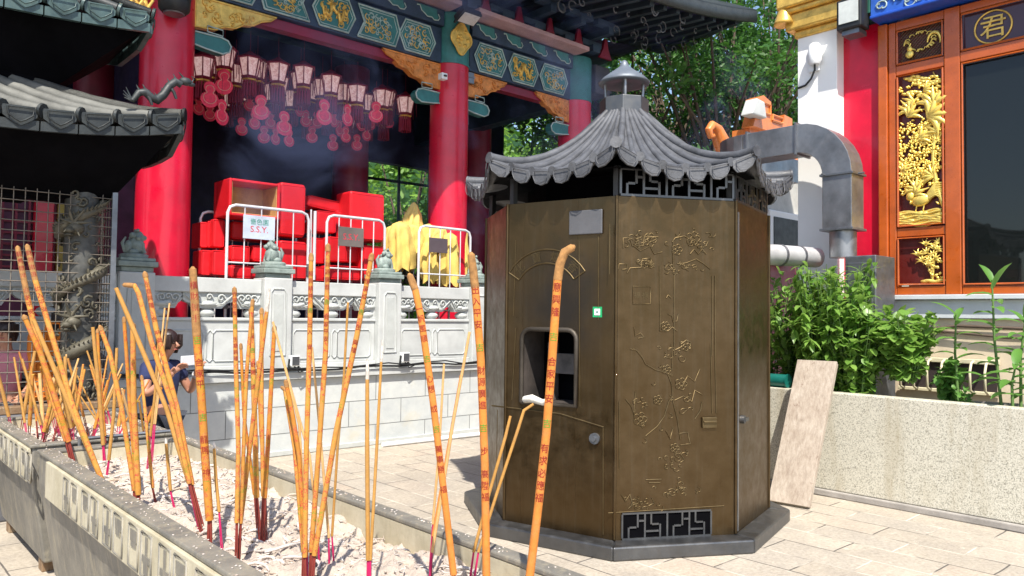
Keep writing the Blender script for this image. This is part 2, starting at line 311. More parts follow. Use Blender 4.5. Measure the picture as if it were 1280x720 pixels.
# ------------------------------------------------------------------ balustrade
bal = thing('stone_balustrade', 'carved pale marble balustrade with lion topped posts along the terrace edge', 'balustrade', (4, 8.22, TZ))
posts = [-.62, .84, 2.34, 3.81, 5.28, 6.76, 8.24, 9.7]
def scroll(mb, x, z, r, y, s=1):
    mb.tube([V(x+s*r*(1-k/14)*math.cos(k*.62), y, z+r*(1-k/14)*math.sin(k*.62)) for k in range(12)], .010, 5)
for i, x in enumerate(posts):
    m = MB().box(x-.165, x+.165, 8.07, 8.38, TZ, 1.98)
    p = part(m, 'post', STONE, bal, .012)
    q = MB()
    for y_, n_ in ((8.07, -1),):
        for z0, z1 in ((1.12, 1.86),):
            q.tube([V(x-.09, y_-.002, z0), V(x-.09, y_-.002, z1-.04), V(x-.06, y_-.002, z1), V(x+.06, y_-.002, z1), V(x+.09, y_-.002, z1-.04), V(x+.09, y_-.002, z0), V(x-.09, y_-.002, z0)], .011, 5)
            q.box(x-.055, x+.055, y_-.008, y_, z0+.05, z1-.06)
    part(q, 'carved_panel', STONE2, p, .003)
    part(MB().box(x-.15, x+.15, 8.085, 8.365, 1.982, 2.03).box(x-.185, x+.185, 8.05, 8.40, 2.032, 2.085).box(x-.165, x+.165, 8.07, 8.38, 2.087, 2.12), 'cap', GSTONE, p, .008)
    L = MB(); z = 2.12; y = 8.225; s = 1 if i % 2 else -1
    L.lathe([(.13, z), (.14, z+.03), (.115, z+.045)], (x, y, 0), 12)
    L.blob((x-.02*s, y, z+.12), (.085, .08, .10)); L.blob((x+.05*s, y, z+.10), (.05, .06, .085)); L.blob((x-.03*s, y, z+.22), (.062, .058, .06)); L.blob((x-.085*s, y, z+.21), (.035, .035, .028))
    for k in range(5): L.blob((x-.02*s+.05*math.cos(k*1.2), y+.05*math.sin(k*1.2), z+.20+.03*(k % 2)), .03)
    for d in (-.04, .04): L.tube([V(x-.05*s, y+d, z+.16), V(x-.085*s, y+d, z+.05)], [.026, .022], 6); L.blob((x+.02*s, y+d*1.5, z+.06), (.05, .03, .035)); L.blob((x-.02*s, y+d, z+.28), .018)
    L.tube([V(x+.08*s, y, z+.06), V(x+.11*s, y, z+.15), V(x+.08*s, y, z+.21)], [.02, .018, .01], 6)
    part(L, 'lion_finial', GSTONE, p)
for a, b in zip(posts[:-1], posts[1:]):
    x0, x1 = a+.167, b-.167; y0, y1 = 8.15, 8.30; xc = (x0+x1)/2
    m = MB().box(x0, x1, y0-.02, y1+.02, TZ, 1.02); m.box(x0, x1, y0+.01, y1-.01, 1.02, 1.50); m.box(x0, x1, y0-.01, y1+.01, 1.50, 1.535)
    m.box(x0, x0+.07, y0+.006, y1-.006, 1.535, 1.80); m.box(x1-.07, x1, y0+.006, y1-.006, 1.535, 1.80); m.box(x0, x1, y0-.012, y1+.012, 1.80, 1.955)
    pn = part(m, 'panel', STONE, bal, .008)
    q = MB(); n = 3; ww = (x1-x0-.14)/(n*2-1)
    xs = [(x0+.06, x0+.06+.46), (x0+.55, x0+.62), (x1-.52, x1-.06)] if x1-x0 > 1 else [(x0+.1, x1-.1)]
    for u0, u1 in xs:
        q.tube([V(u0, y0+.008, 1.10), V(u0, y0+.008, 1.36), V(u0+.03, y0+.008, 1.40), V(u1-.03, y0+.008, 1.40), V(u1, y0+.008, 1.36), V(u1, y0+.008, 1.10), V(u1-.03, y0+.008, 1.07), V(u0+.03, y0+.008, 1.07), V(u0, y0+.008, 1.10)], .009, 5)
    part(q, 'moulding', STONE2, pn)
    q = MB()
    for c, wd in ((xc, .28), (x0+.15, .15), (x1-.15, .15)):
        pl = [(-wd, .0), (wd, 0), (wd, -.06), (wd*.86, -.10), (wd*.7, -.115), (wd*.5, -.17), (-wd*.5, -.17), (-wd*.7, -.115), (-wd*.86, -.10), (-wd, -.06)]
        q.prism(pl, (c, y1-.03, 1.80), (1, 0, 0), (0, 0, 1), .10)
        for s in (-1, 1): scroll(q, c+s*wd*.45, 1.74, .045, y0-.0, s)
        scroll(q, c, 1.75, .035, y0); q.blob((c, y0+.01, 1.69), (.05, .03, .025))
        for s in (-1, 1): q.tube([V(c+s*wd*.9, y0+.005, 1.775), V(c+s*wd*.5, y0, 1.68), V(c, y0, 1.66)], .008, 5)
    part(q, 'cloud_bracket', STONE2, pn)
    for c in (xc, x0+.08, x1-.08):
        part(MB().lathe([(.05, 1.535), (.075, 1.555), (.09, 1.58), (.075, 1.61), (.045, 1.625), (.06, 1.64), (.105, 1.665), (.105, 1.69), (.06, 1.71), (.05, 1.715)], (c, 8.225, 0), 14), 'vase_baluster', STONE2, pn)
cb = MB(); cp = []
for k in range(41):
    x = -3+k*.29; sag = .012*math.sin(k*1.9)+.008*math.sin(k*.7); cp.append(V(x, TY-.085, .955+sag))
cb.tube(cp, .014, 6); cb.tube([p+V(.1, -.012, .022+.012*math.sin(i*2.3)) for i, p in enumerate(cp)], .009, 5)
solo(cb, 'power_cable', BLACK, 'black power cable run along the terrace ledge under the balustrade', 'cable')
for i, (x, lb) in enumerate(((3.98, 'small white floodlight at the foot of the balustrade post under the middle carved lion'), (5.46, 'small white floodlight at the foot of the balustrade post nearest the bronze furnace'))):
    t = thing('floodlight', lb, 'floodlight', (x, 8.02, .95), 'small floodlights on the terrace ledge')
    part(MB().box(x-.055, x+.055, 7.97, 8.04, 1.00, 1.12), 'housing', WHITEP, t, .01)
    part(MB().box(x-.07, x+.07, 7.98, 8.05, .965, .985).bar((x-.06, 8.02, .98), (x-.06, 8.0, 1.08), .01, .03).bar((x+.06, 8.02, .98), (x+.06, 8.0, 1.08), .01, .03).tube([V(x, 8.0, 1.0), V(x+.05, 7.98, .93), V(x+.14, 8.0, .95)], .008, 5), 'bracket', BLACK, t)
    part(MB().box(x-.042, x+.042, 7.962, 7.968, 1.012, 1.108), 'lens', STEELD, t)

# ------------------------------------------------------------------ temple hall
hall = thing('temple_hall', 'red columned temple hall with painted teal beams and dark deep eaves', 'temple hall', (4, 9, TZ))
CX = [-1.15, 2.85, 6.85, 9.55]; CY = 9.0
def column(x, y, r, mat=RED, ztop=5.25, full=True):
    c = part(MB().lathe([(r*1.02, TZ+.18), (r*1.01, 2.5), (r, 3.6), (r*.985, ztop)], (x, y, 0), 40), 'column', mat, hall)
    part(MB().lathe([(r*1.5, TZ), (r*1.5, TZ+.06), (r*1.25, TZ+.12), (r*1.12, TZ+.178)], (x, y, 0), 32), 'base_stone', GSTONE, c)
    if full:
        part(MB().lathe([(r*.99, ztop+.002), (r*1.0, ztop+.70), (r*.97, ztop+.74)], (x, y, 0), 40).lathe([(r*1.03, ztop-.01), (r*1.03, ztop+.02)], (x, y, 0), 40), 'painted_collar', TEAL, c)
    return c
for i, x in enumerate(CX):
    c = column(x, CY, .285)
    if i != 3:
        e = MB(); e.prism([(.17*math.cos(a)*(1+.12*math.cos(4*a)), .21*math.sin(a)*(1+.12*math.cos(4*a))) for a in [k*PI/14 for k in range(28)]], (x-.03, CY-.288, 5.6), (1, 0, 0), (0, 0, 1), .02)
        e.tube([V(x-.03+.17*math.cos(a)*(1+.12*math.cos(4*a)), CY-.31, 5.6+.21*math.sin(a)*(1+.12*math.cos(4*a))) for a in [k*PI/14 for k in range(29)]], .014, 5)
        for k in range(9): a = k*.9; e.blob((x-.03+.018*k*math.cos(a), CY-.31, 5.6+.018*k*math.sin(a)), (.035, .02, .03))
        part(e, 'gold_emblem', GOLDP, c)
for x in (-1.15, 2.85, 6.9, 9.75): column(x, 11.9, .31, DRED if x > 5 else DRED, 5.9, False)
# painted beams between the columns
def curl(mb, c, U, W, size, n, N, r=.008, seed=0):
    rr = random.Random(seed)
    for k in range(n):
        a0 = rr.uniform(0, 6.28); cx, cy = rr.uniform(-1, 1)*size[0], rr.uniform(-1, 1)*size[1]; s = rr.choice((-1, 1)); R0 = rr.uniform(.03, .065)
        mb.tube([np.array(c)+U*(cx+R0*(1-j/9)*math.cos(a0+s*j*.7))+W*(cy+R0*(1-j/9)*math.sin(a0+s*j*.7))+N*.004 for j in range(8)], r, 4)
def beam(x0, x1, seed):
    yF = 8.86; b = part(MB().box(x0, x1, yF, 9.14, 5.235, 5.74), 'painted_beam', NAVY, hall, .006)
    Ux, Wz, N = V(1, 0, 0), V(0, 0, 1), V(0, -1, 0); L = x1-x0; m = (x0+x1)/2; zc = 5.487
    nb = 5 if L > 3 else 3; seg = L/nb*.94; start = m-seg*nb/2; outl = MB(); fill = MB(); fl2 = MB(); pan = MB(); gl = MB(); rnd = random.Random(seed)
    for k in range(nb):
        a, bb = start+k*seg+.02, start+(k+1)*seg-.02; big = (nb == 5 and k == 2) or (nb == 3 and k == 1); c = (a+bb)/2; h = .215; nt = .10
        if nb == 5 and k == 2: pass
        pl = [(a+nt, -h), (bb-nt, -h), (bb, 0), (bb-nt, h), (a+nt, h), (a, 0)] if k % 2 == (nb//2) % 2 or nb == 3 else [(a, -h), (bb-.0, -h), (bb-nt, 0), (bb, h), (a, h), (a+nt, 0)]
        if nb == 5 and k % 2 == 1: pl = [(a, -h), (bb-nt*.2, -h), (bb+nt*.5, 0), (bb-nt*.2, h), (a, h), (a+nt, 0)] if k > 2 else [(a+nt*.2, -h), (bb, -h), (bb-nt, 0), (bb, h), (a+nt*.2, h), (a-nt*.5, 0)]
        pan.prism([(u, v) for u, v in pl], (0, yF, zc), Ux, Wz, .010)
        outl.tube([V(u, yF-.016, zc+v) for u, v in pl+[pl[0]]], .014, 4)
        pl2 = [(c+(u-c)*.88, v*.84) for u, v in pl]; outl.tube([V(u, yF-.013, zc+v) for u, v in pl2+[pl2[0]]], .008, 4)
        sz = ((bb-a)/2*.62, h*.66)
        if big or (nb == 5 and k == 2):
            pts = []
            for j in range(60):
                u = -1+2*j/59; pts.append(V(c+u*sz[0]*1.02, yF-.022, zc+sz[1]*(.42*math.sin(u*6.5+k)+.28*math.sin(u*15+k*2)+.12*math.sin(u*27))))
            gl.tube(pts, [.012+.012*math.sin(j*PI/59) for j in range(60)], 5); curl(gl, (c, yF-.014, zc), Ux, Wz, sz, 34, N, .008, seed+k)
        else:
            curl(fill, (c, yF-.012, zc), Ux, Wz, sz, 26, N, .0065, seed+k); curl(fl2, (c, yF-.014, zc), Ux, Wz, sz, 16, N, .008, seed+k+50)
    part(pan, 'panel_ground', TEAL, b); part(outl, 'pale_outline', LINE, b); part(gl, 'gold_dragon_scroll', GOLDP, b); part(fill, 'floral_tracery', LINE, b); part(fl2, 'gold_tracery', GOLDP, b)
    u = part(MB().box(x0, x1, 8.80, 9.16, 5.755, 5.985), 'frieze', NAVY, hall, .005)
    q = MB(); g = MB(); n = int(L/.52)
    for k in range(n):
        c = x0+(k+.5)*L/n; pts = [(-.2, .06), (-.15, .07), (-.12, .0), (-.06, -.03), (-.02, -.06), (.06, -.05), (.1, -.08), (.17, -.07), (.2, -.03), (.17, .02)]
        g.prism([(p[0]*.9, p[1]*.9) for p in pts[::1]][::1]+[(.15, .085), (-.19, .085)], (c, 8.80, 5.875), Ux, Wz, .006); q.tube([V(c+a_, 8.79, 5.875+b_) for a_, b_ in pts], .009, 4)
    part(g, 'cloud_motif', TEAL, u); part(q, 'cloud_outline', LINE, u)
    part(MB().box(x0-.1, x1+.1, 8.52, 9.16, 6.0, 6.07), 'cornice_board', pm('pinkish_cornice', (.42, .26, .28), .6, var=.2), hall, .006)
    part(MB().box(x0, x1, 8.93, 9.07, 5.10, 5.225), 'lower_tie_beam', DRED, hall, .005)
    # gilded spandrels and bracket arms
    for s, cx in ((1, x0), (-1, x1)):
        Ls = .98 if L > 3 else .78; mat = GOLDP if (s == 1 and cx > 2 and cx < 3.5) or L > 3 and cx < 0 else ORNG
        pl = [(0, 0), (Ls, 0), (Ls*.92, -.06), (Ls*.80, -.10), (Ls*.70, -.17), (Ls*.58, -.19), (Ls*.48, -.26), (Ls*.34, -.28), (Ls*.24, -.34), (.0, -.36)]
        if s < 0: pl = [(-a, b_) for a, b_ in pl][::-1]
        sp = part(MB().prism(pl, (cx, 9.0, 5.218), Ux, Wz, .10), 'gilded_spandrel', mat, hall, .004)
        q = MB(); q.tube([V(cx+a, 8.895, 5.218+b_) for a, b_ in pl+[pl[0]]], .014, 5)
        rr = random.Random(int(cx*10)+seed)
        for k in range(16):
            u = rr.uniform(.06, .8); v = rr.uniform(-.30, -.05)*(1-u*.62); R0 = rr.uniform(.035, .07)*(1-.4*u); a0 = rr.uniform(0, 6)
            q.tube([V(cx+s*u*Ls+R0*(1-j/10)*math.cos(a0+j*.7), 8.893, 5.218+v+R0*(1-j/10)*math.sin(a0+j*.7)) for j in range(9)], .011, 5)
        part(q, 'scrollwork', mat, sp)
        ba = MB(); ba.prism([(0, 0), (s*.30, 0), (s*.38, -.02), (s*.42, -.08), (s*.40, -.15), (s*.32, -.19), (s*.12, -.17), (0, -.15)][::s], (cx, 9.03, 4.80), Ux, Wz, .14)
        br = part(ba, 'bracket_arm', TEAL, hall, .01)
        part(MB().tube([V(cx+s*a, 8.885, 4.80+b_) for a, b_ in ((0, 0), (.30, 0), (.38, -.02), (.42, -.08), (.40, -.15), (.32, -.19), (.12, -.17), (0, -.15))], .011, 5).tube([V(cx+s*.14, 8.885, 4.83), V(cx+s*.32, 8.885, 4.82), V(cx+s*.32, 8.885, 4.89), V(cx+s*.14, 8.885, 4.90), V(cx+s*.14, 8.885, 4.83)], .009, 4), 'bracket_outline', LINE, br)
for k in range(3): beam(CX[k]+.26, CX[k+1]-.26, 11+k*7)
# beam end block past the corner column
part(MB().box(9.84, 10.22, 8.78, 9.16, 5.45, 5.95).box(9.9, 10.32, 8.80, 9.14, 5.72, 5.84).box(9.88, 10.28, 8.79, 9.15, 5.52, 5.62), 'beam_end', pm('sooty_purple_timber', (.055, .05, .06), .6, var=.4), hall, .02)
# side frame running back from the corner column
part(MB().box(9.42, 9.68, 9.3, 16, 5.235, 5.985).box(9.47, 9.6, 9.35, 16, 5.99, 6.74), 'side_beam', NAVY, hall, .005)
# inside: floor slab stays the terrace; ceiling, back wall, doors
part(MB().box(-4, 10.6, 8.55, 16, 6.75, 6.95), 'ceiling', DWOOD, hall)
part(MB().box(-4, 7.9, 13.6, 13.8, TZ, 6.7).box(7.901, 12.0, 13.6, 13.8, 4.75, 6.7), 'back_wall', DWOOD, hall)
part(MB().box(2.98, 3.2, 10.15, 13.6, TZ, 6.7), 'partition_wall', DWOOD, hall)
# lattice door bay seen through the furnace cage
dr = part(MB().box(-4, 2.95, 10.3, 10.38, TZ, 4.2), 'door_screen', pm('plum_lattice_paint', (.085, .018, .05), .55, var=.4), hall)
q = MB()
for k in range(30):
    x = -1.2+k*.13; q.box(x-.012, x+.012, 10.27, 10.298, 1.9, 3.3)
for k in range(11): z = 1.95+k*.13; q.box(-1.2, 2.6, 10.275, 10.295, z-.012, z+.012)
part(q, 'door_lattice', DRED, dr)
part(MB().box(1.83, 2.02, 10.18, 10.3, TZ, 3.42), 'door_jamb', RED, hall, .01)
part(MB().box(2.06, 2.24, 10.2, 10.3, TZ, 3.40).box(2.4, 3.0, 10.2, 10.3, 1.35, 1.52), 'gilded_strip', pm('dull_gold_strip', (.34, .27, .06), .5, metal=.3), hall, .008)
# bracket sets above the cornice, soffit and rafters
bs = MB(); rb = MB()
for k in range(17):
    x = -1.2+k*.68
    bs.box(x-.09, x+.09, 8.62, 9.1, 6.08, 6.2); bs.box(x-.24, x+.24, 8.72, 8.86, 6.2, 6.3); bs.box(x-.06, x+.06, 8.3, 9.1, 6.3, 6.42); bs.box(x-.28, x+.28, 8.34, 8.46, 6.42, 6.52)
    rb.prism([(-.16, 0), (.16, 0), (.07, .16), (.03, .34), (-.03, .34), (-.07, .16)], (x+.34, 8.76, 6.07), (1, 0, 0), (0, 0, 1), .05)
part(bs, 'eave_brackets', NAVY, hall, .006); part(rb, 'red_bracket_fins', DRED, hall, .004)
def soff(x, y): # height of eave underside: gentle fall outward, kick up at the corner
    e = max(0, (x-8.0)/4.4); f = max(0, (8.6-y)/1.6); return 6.66-.26*max(0, min(1, (9-y)/1.9))+.55*e*e*min(1, f+.3)
EY = 7.15
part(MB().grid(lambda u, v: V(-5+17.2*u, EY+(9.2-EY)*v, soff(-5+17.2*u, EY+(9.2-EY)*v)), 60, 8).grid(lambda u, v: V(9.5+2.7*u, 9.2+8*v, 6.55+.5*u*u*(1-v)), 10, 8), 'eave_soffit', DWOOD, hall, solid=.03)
rf = MB()
for k in range(50):
    x = -4.6+k*.34
    if x > 12: break
    rf.bar(V(x, 9.0, soff(x, 9)-.05), V(x, EY+.05, soff(x, EY)-.05), .09, .09)
part(rf, 'rafters', pm('blue_black_rafters', (.018, .03, .045), .6, var=.4), hall)
part(MB().grid(lambda u, v: V(-5+17.2*u, EY-.04+(12-EY)*v, soff(-5+17.2*u, EY)+.14+2.6*v*(1-.25*v)), 60, 10).grid(lambda u, v: V(-5+17.2*u, EY-.04+.001*v, soff(-5+17.2*u, EY)-.06+.2*v), 60, 1), 'tiled_roof', TILED, hall, solid=.06)
# carved hanging fringe of curls under the eave corner
q = MB(); rr = random.Random(5)
for k in range(46):
    x = rr.uniform(6.6, 11.8); y = rr.uniform(7.3, 8.7); z = soff(x, y)-.10-rr.uniform(0, .12); a0 = rr.uniform(0, 6); R0 = rr.uniform(.05, .13)
    q.tube([V(x+R0*(1-j/12)*math.cos(a0+j*.6), y, z+R0*(1-j/12)*math.sin(a0+j*.6)) for j in range(9)], .010, 5)
part(q, 'carved_curls', pm('faded_curl_paint', (.12, .13, .15), .6), hall)
# floodlight and little boxes on the beam and columns
def led(x, y, z, lb):
    t = thing('floodlight', lb, 'floodlight', (x, y, z)); part(MB().obox((x, y, z), (.17, 0, 0), (0, .10, -.05), (0, .02, .04)), 'housing', BLACK, t, .01)
    part(MB().obox((x, y-.028, z-.052), (.14, 0, 0), (0, .08, -.04), (0, .002, .004)), 'lens', pm('grey_lens', (.5, .5, .5), .3), t); part(MB().bar((x-.15, y, z), (x-.15, y+.12, z-.1), .02, .03).bar((x+.15, y, z), (x+.15, y+.12, z-.1), .02, .03), 'bracket', BLACK, t)
p = gy(585, 20, 8.45); led(p[0], p[1], p[2], 'square floodlight on the cornice above the gold emblem column')
def junction(px, py, Y, lb, w_=.13, h_=.16):
    p = gy(px, py, Y); t = thing('junction_box', lb, 'junction box', p)
    part(MB().box(p[0]-w_/2, p[0]+w_/2, Y-.06, Y+.04, p[2]-h_/2, p[2]+h_/2), 'box', STEELD, t, .008); part(MB().box(p[0]-w_/2-.01, p[0]+w_/2+.01, Y-.07, Y-.062, p[2]+.0, p[2]+.02).tube([V(p[0], Y, p[2]-h_/2), V(p[0]+.01, Y, p[2]-.7)], .01, 5), 'conduit', STEELD, t)
junction(585, 98, 8.9, 'grey junction box beside the collar of the middle red column', .15, .17); junction(733, 146, 8.95, 'grey junction box on the corner red column by the furnace roof', .14, .2)
p = gy(553, 96, 8.68); t = thing('security_camera', 'small white security camera on the front of the middle red column', 'security camera', p)
part(MB().box(p[0]-.05, p[0]+.05, 8.62, 8.72, p[2]-.045, p[2]+.045), 'housing', WHITEP, t, .01); part(MB().lathe([(.025, 0), (.025, .02)], (p[0], 8.61, p[2]-.01), 10), 'lens', BLACK, t)
p = gy(218, 3, 8.55); t = thing('loudspeaker', 'dark drum shaped loudspeaker high on the left red column', 'loudspeaker', p)
part(MB().lathe([(.12, -.12), (.16, -.08), (.17, .08), (.12, .14)], p, 16), 'housing', BLACK, t); part(MB().lathe([(.10, -.135), (.11, -.122)], p, 16), 'grille', STEELD, t)

# ------------------------------------------------------------------ right-hand building
WX = 8.2
rb_ = thing('shrine_building', 'white and red shrine building with orange wood window frame and gilded capital', 'shrine building', (WX, 2, 0))
part(MB().box(WX-.015, WX+.4, -2.5, 3.33, 0, 1.618), 'base_wall', BEIGE, rb_)
part(MB().box(WX-.06, WX+.4, -2.5, 3.42, 1.62, 1.80).box(WX-.12, WX+.4, -2.5, 3.42, 1.803, 1.85), 'sill_band', pm('grey_white_sill', (.55, .58, .60), .6, var=.1), rb_, .006)
part(MB().box(WX-.02, WX+.4, 3.335, 3.75, 0.1, 4.72).box(WX+.1, WX+.4, -2.5, 3.33, 4.66, 6.4), 'red_wall', RED, rb_, .004)
part(MB().box(8.02, WX+.5, 3.715, 4.16, 0, 4.72), 'white_pillar', WHITEW, rb_, .008)
cp_ = MB(); 
for z0, z1, o_ in ((4.72, 4.80, .03), (4.80, 4.98, .10), (4.98, 5.04, .14), (5.04, 5.35, .17), (5.35, 5.42, .22)): cp_.box(8.02-o_, WX+.5, 3.715-o_, 4.16+o_, z0, z1-.002)
part(cp_, 'gilded_capital', GOLDP, rb_, .02)
p = gx(985, 18, 7.95); bl = MB().lathe([(.02, .17), (.045, .16), (.06, .08), (.085, -.02), (.11, -.09), (.115, -.12), (.09, -.12)], (7.93, 4.27, p[2]), 16)
part(bl.tube([V(7.93, 4.27, p[2]+.17), V(7.93, 4.27, p[2]+.35)], .01, 5), 'eave_bell', GOLDP, rb_)
# window joinery, plane x=WX-.05
FX = WX-.06
def bx(m, y0, y1, z0, z1, d=.0, t=.10): m.box(FX-d, FX-d+t, min(y0, y1), max(y0, y1), min(z0, z1), max(z0, z1))
fr = MB(); bx(fr, 3.325, 3.235, 1.852, 4.66, .03, .16); bx(fr, 3.23, 3.16, 1.852, 4.66, 0, .14); bx(fr, 2.70, 2.56, 1.852, 4.66, .01, .14)
bx(fr, 3.158, 2.702, 4.57, 4.66); bx(fr, 3.158, 2.702, 4.10, 4.20); bx(fr, 3.158, 2.702, 2.44, 2.53, -.005); bx(fr, 3.158, 2.702, 1.852, 1.94); bx(fr, 2.558, -.6, 1.852, 1.93); bx(fr, 2.558, -.6, 4.10, 4.195, .01, .14); bx(fr, 2.558, -.6, 4.585, 4.66)
bx(fr, .35, .21, 1.94, 4.09, .01, .14)
frame = part(fr, 'window_frame', WFRAME, rb_, .008, 3)
be = MB()
for y0, y1, z0, z1 in ((3.155, 2.705, 2.535, 4.097), (3.155, 2.705, 1.943, 2.436), (3.155, 2.705, 4.203, 4.567), (2.555, .352, 1.935, 4.095), (2.555, .352, 4.20, 4.58)):
    be.tube([V(FX-.002, y, z) for y, z in ((y0-.012, z0+.012), (y1+.012, z0+.012), (y1+.012, z1-.012), (y0-.012, z1-.012), (y0-.012, z0+.012))], .012, 6, smooth=False)
part(be, 'beading', WFRAME, frame)
part(MB().box(FX+.05, FX+.055, 2.70, 3.16, 1.95, 4.60), 'back_panel', DPANEL, rb_)
gm = NT('dark_window_glass'); gm.P(base=(.010, .013, .013), rough=.03, spec=.6, alpha=.7); GLASS = gm.m
part(MB().box(FX+.04, FX+.048, -.6, 2.56, 1.93, 4.10), 'window_glass', GLASS, rb_)
tg = NT('plum_transom_glass'); tg.P(base=(.06, .028, .04), rough=.08); part(MB().box(FX+.04, FX+.048, -.6, 2.56, 4.195, 4.585), 'transom_glass', tg.m, rb_)
part(MB().box(WX+.9, WX+1.0, -2.5, 3.4, 1.6, 6.3).box(WX+.1, WX+.9, -2.5, 3.3, 1.5, 1.62), 'room_back', pm('dim_room_paint', (.05, .06, .055), .6, var=.4), rb_)
alt = thing('altar_table', 'dim altar table with vases seen through the big dark window', 'table', (8.75, 1.6, 1.6))
part(MB().box(8.55, 8.95, .6, 2.3, 2.02, 2.10), 'table_top', DRED, alt, .01)
for y_ in (.7, 2.2):
    for x_ in (8.6, 8.9): part(MB().box(x_-.03, x_+.03, y_-.03, y_+.03, 1.62, 2.018), 'leg', DRED, alt)
for y_, s_, lb_ in ((2.05, 1.2, 'pale round vase on the altar table behind the dark window'), (1.5, .8, 'small brass vase at the middle of the altar table behind the window')):
    solo(MB().lathe([(.05*s_, 2.102), (.11*s_, 2.18), (.13*s_, 2.28), (.09*s_, 2.40), (.045*s_, 2.46), (.07*s_, 2.52)], (8.72, y_, 0), 18), 'vase', STONE if s_ > 1 else GOLDP, lb_, 'vase')
UY, WZ = V(0, -1, 0), V(0, 0, 1)   # reading direction on this wall runs toward -y
em = MB(); ch = MB()
for j, (yc, chh) in enumerate(((2.285, '君'), (1.80, '聖'), (1.32, '道'), (.84, '德'))):
    zc = 4.385; em.tube([V(FX+.032, yc+.155*math.cos(k*PI/16), zc+.155*math.sin(k*PI/16)) for k in range(33)], .009, 6)
    if j == 0 or True: flat_text(ch, chh, (FX+.030, yc, zc), UY, WZ, .235)
part(em, 'gold_ring', GOLDP, rb_); part(ch, 'gold_character', GOLDP, rb_, solid=.006)
# lattice with gourd in the top light
lt = MB()
for k in range(-14, 22):
    a = 2.71+k*.035
    for s in (1, -1):
        pts = [(a+s*(z-4.2), z) for z in np.linspace(4.205, 4.565, 10)]; pts = [(y, z) for y, z in pts if 2.712 < y < 3.148]
        if len(pts) > 1: lt.tube([V(FX+.042+.004*s, y, z) for y, z in pts], .0035, 4)
part(lt, 'lattice', pm('dull_bronze_lattice', (.16, .10, .05), .45, metal=.5), rb_)
lg = MB(); lg.blob((FX+.02, 3.03, 4.30), (.02, .045, .042)); lg.blob((FX+.02, 3.03, 4.355), (.018, .028, .028)); lg.tube([V(FX+.02, 3.03, 4.38), V(FX+.02, 3.02, 4.41)], .008, 5)
rr = random.Random(3)
lg.tube([V(FX+.02, 2.80+.06*math.cos(k*.35), 4.38+.09*math.sin(k*.35)) for k in range(11)], [.006+.012*math.sin(k*PI/10) for k in range(11)], 6)
for k in range(26): a = rr.uniform(0, 6.28); lg.tube([V(FX+.02, 2.93+.13*math.cos(a)+.025*math.cos(j), 4.40+.09*math.sin(a)+.025*math.sin(j)) for j in range(4)], .006, 4)
part(lg, 'gilded_gourd_carving', GOLD, rb_)
# large gilded carving: clouds, leaning tree with leaves and flowers, a bird on rocks
g = MB(); rr = random.Random(21); gxp = FX+.035
def blb(y, z, ry, rz, rx=.018, tilt=0):
    c, s = math.cos(tilt), math.sin(tilt); g.blob((gxp-.012, y, z), (rx, ry, rz), [(1, 0, 0), (0, c, s), (0, -s, c)], 8, 6)
def flower(y, z, r):
    for k in range(5): a = k*1.2566+rr.uniform(0, 1); blb(y+r*math.cos(a), z+r*math.sin(a), r*.62, r*.42, .018, a)
    blb(y, z, r*.35, r*.35, .032)
def leafc(y, z, L_, a, n=5):
    for k in range(n):
        t = a+(k-(n-1)/2)*.33; pts = [V(gxp-.015-.012*math.sin(PI*j/5), y+L_*j/5*math.cos(t+.06*j*(k-2)), z+L_*j/5*math.sin(t+.06*j*(k-2))) for j in range(6)]
        g.tube(pts, [L_*.03+L_*.10*math.sin(PI*min(1, j/5+.12)) for j in range(6)], 6)
for k in range(13):  # clouds
    z = rr.uniform(3.86, 4.06); y = rr.uniform(2.76, 3.10)
    for j in range(4): blb(y+(j-1.5)*.035, z+.008*math.sin(j*2), .035, .016, .02, .25)
g.tube([V(gxp-.012, 2.72+.05*math.sin(k*.5)+.012*k*(k < 9), 2.72+.12*k) for k in range(11)], [.026-.0015*k for k in range(11)], 7)
for (y, z, a) in ((2.80, 3.35, 2.4), (2.76, 3.6, 2.6), (2.78, 3.1, 2.9), (2.82, 3.75, 2.2)):
    g.tube([V(gxp-.012, y+.32*j/6*math.cos(a-.1*j), z+.32*j/6*math.sin(a-.1*j)) for j in range(7)], [.014-.0015*j for j in range(7)], 6)
leafc(3.05, 3.66, .17, 2.2, 5); leafc(2.95, 3.42, .15, 2.8, 4); leafc(3.02, 3.72, .16, .9, 5); leafc(2.80, 3.02, .15, .6, 5); leafc(3.1, 3.1, .12, 1.9, 4); leafc(2.86, 3.62, .26, 2.7, 6); leafc(2.80, 3.72, .22, 1.5, 5); leafc(2.98, 3.80, .14, .3, 4); leafc(2.76, 3.45, .16, 1.0, 4); leafc(2.90, 3.9, .12, 2.9, 4)
for k in range(90):
    y = rr.uniform(2.73, 3.14); z = rr.uniform(2.94, 3.60); flower(y, z, rr.uniform(.018, .034))
for k in range(150):
    y = rr.uniform(2.72, 3.14); z = rr.uniform(2.72, 4.0); blb(y, z, rr.uniform(.015, .03), .010, .022, rr.uniform(0, 3.1))
leafc(3.00, 2.86, .16, 2.6, 4); leafc(2.96, 2.90, .15, 1.0, 5)
blb(2.93, 2.80, .10, .062, .04, -.25); blb(3.03, 2.85, .045, .05, .035, .5); blb(3.06, 2.91, .026, .028, .026); g.tube([V(gxp-.02, 3.08, 2.91), V(gxp-.02, 3.105, 2.905)], [.01, .002], 5)
for k in range(8): g.tube([V(gxp-.02, 2.86, 2.80+.008*k), V(gxp-.03, 2.79, 2.84+.016*k), V(gxp-.02, 2.73, 2.80+.022*k)], [.016, .014, .008], 6)
for y in (2.97, 2.90): g.tube([V(gxp-.015, y, 2.75), V(gxp-.015, y+.01, 2.69), V(gxp-.015, y+.04, 2.685)], .007, 5)
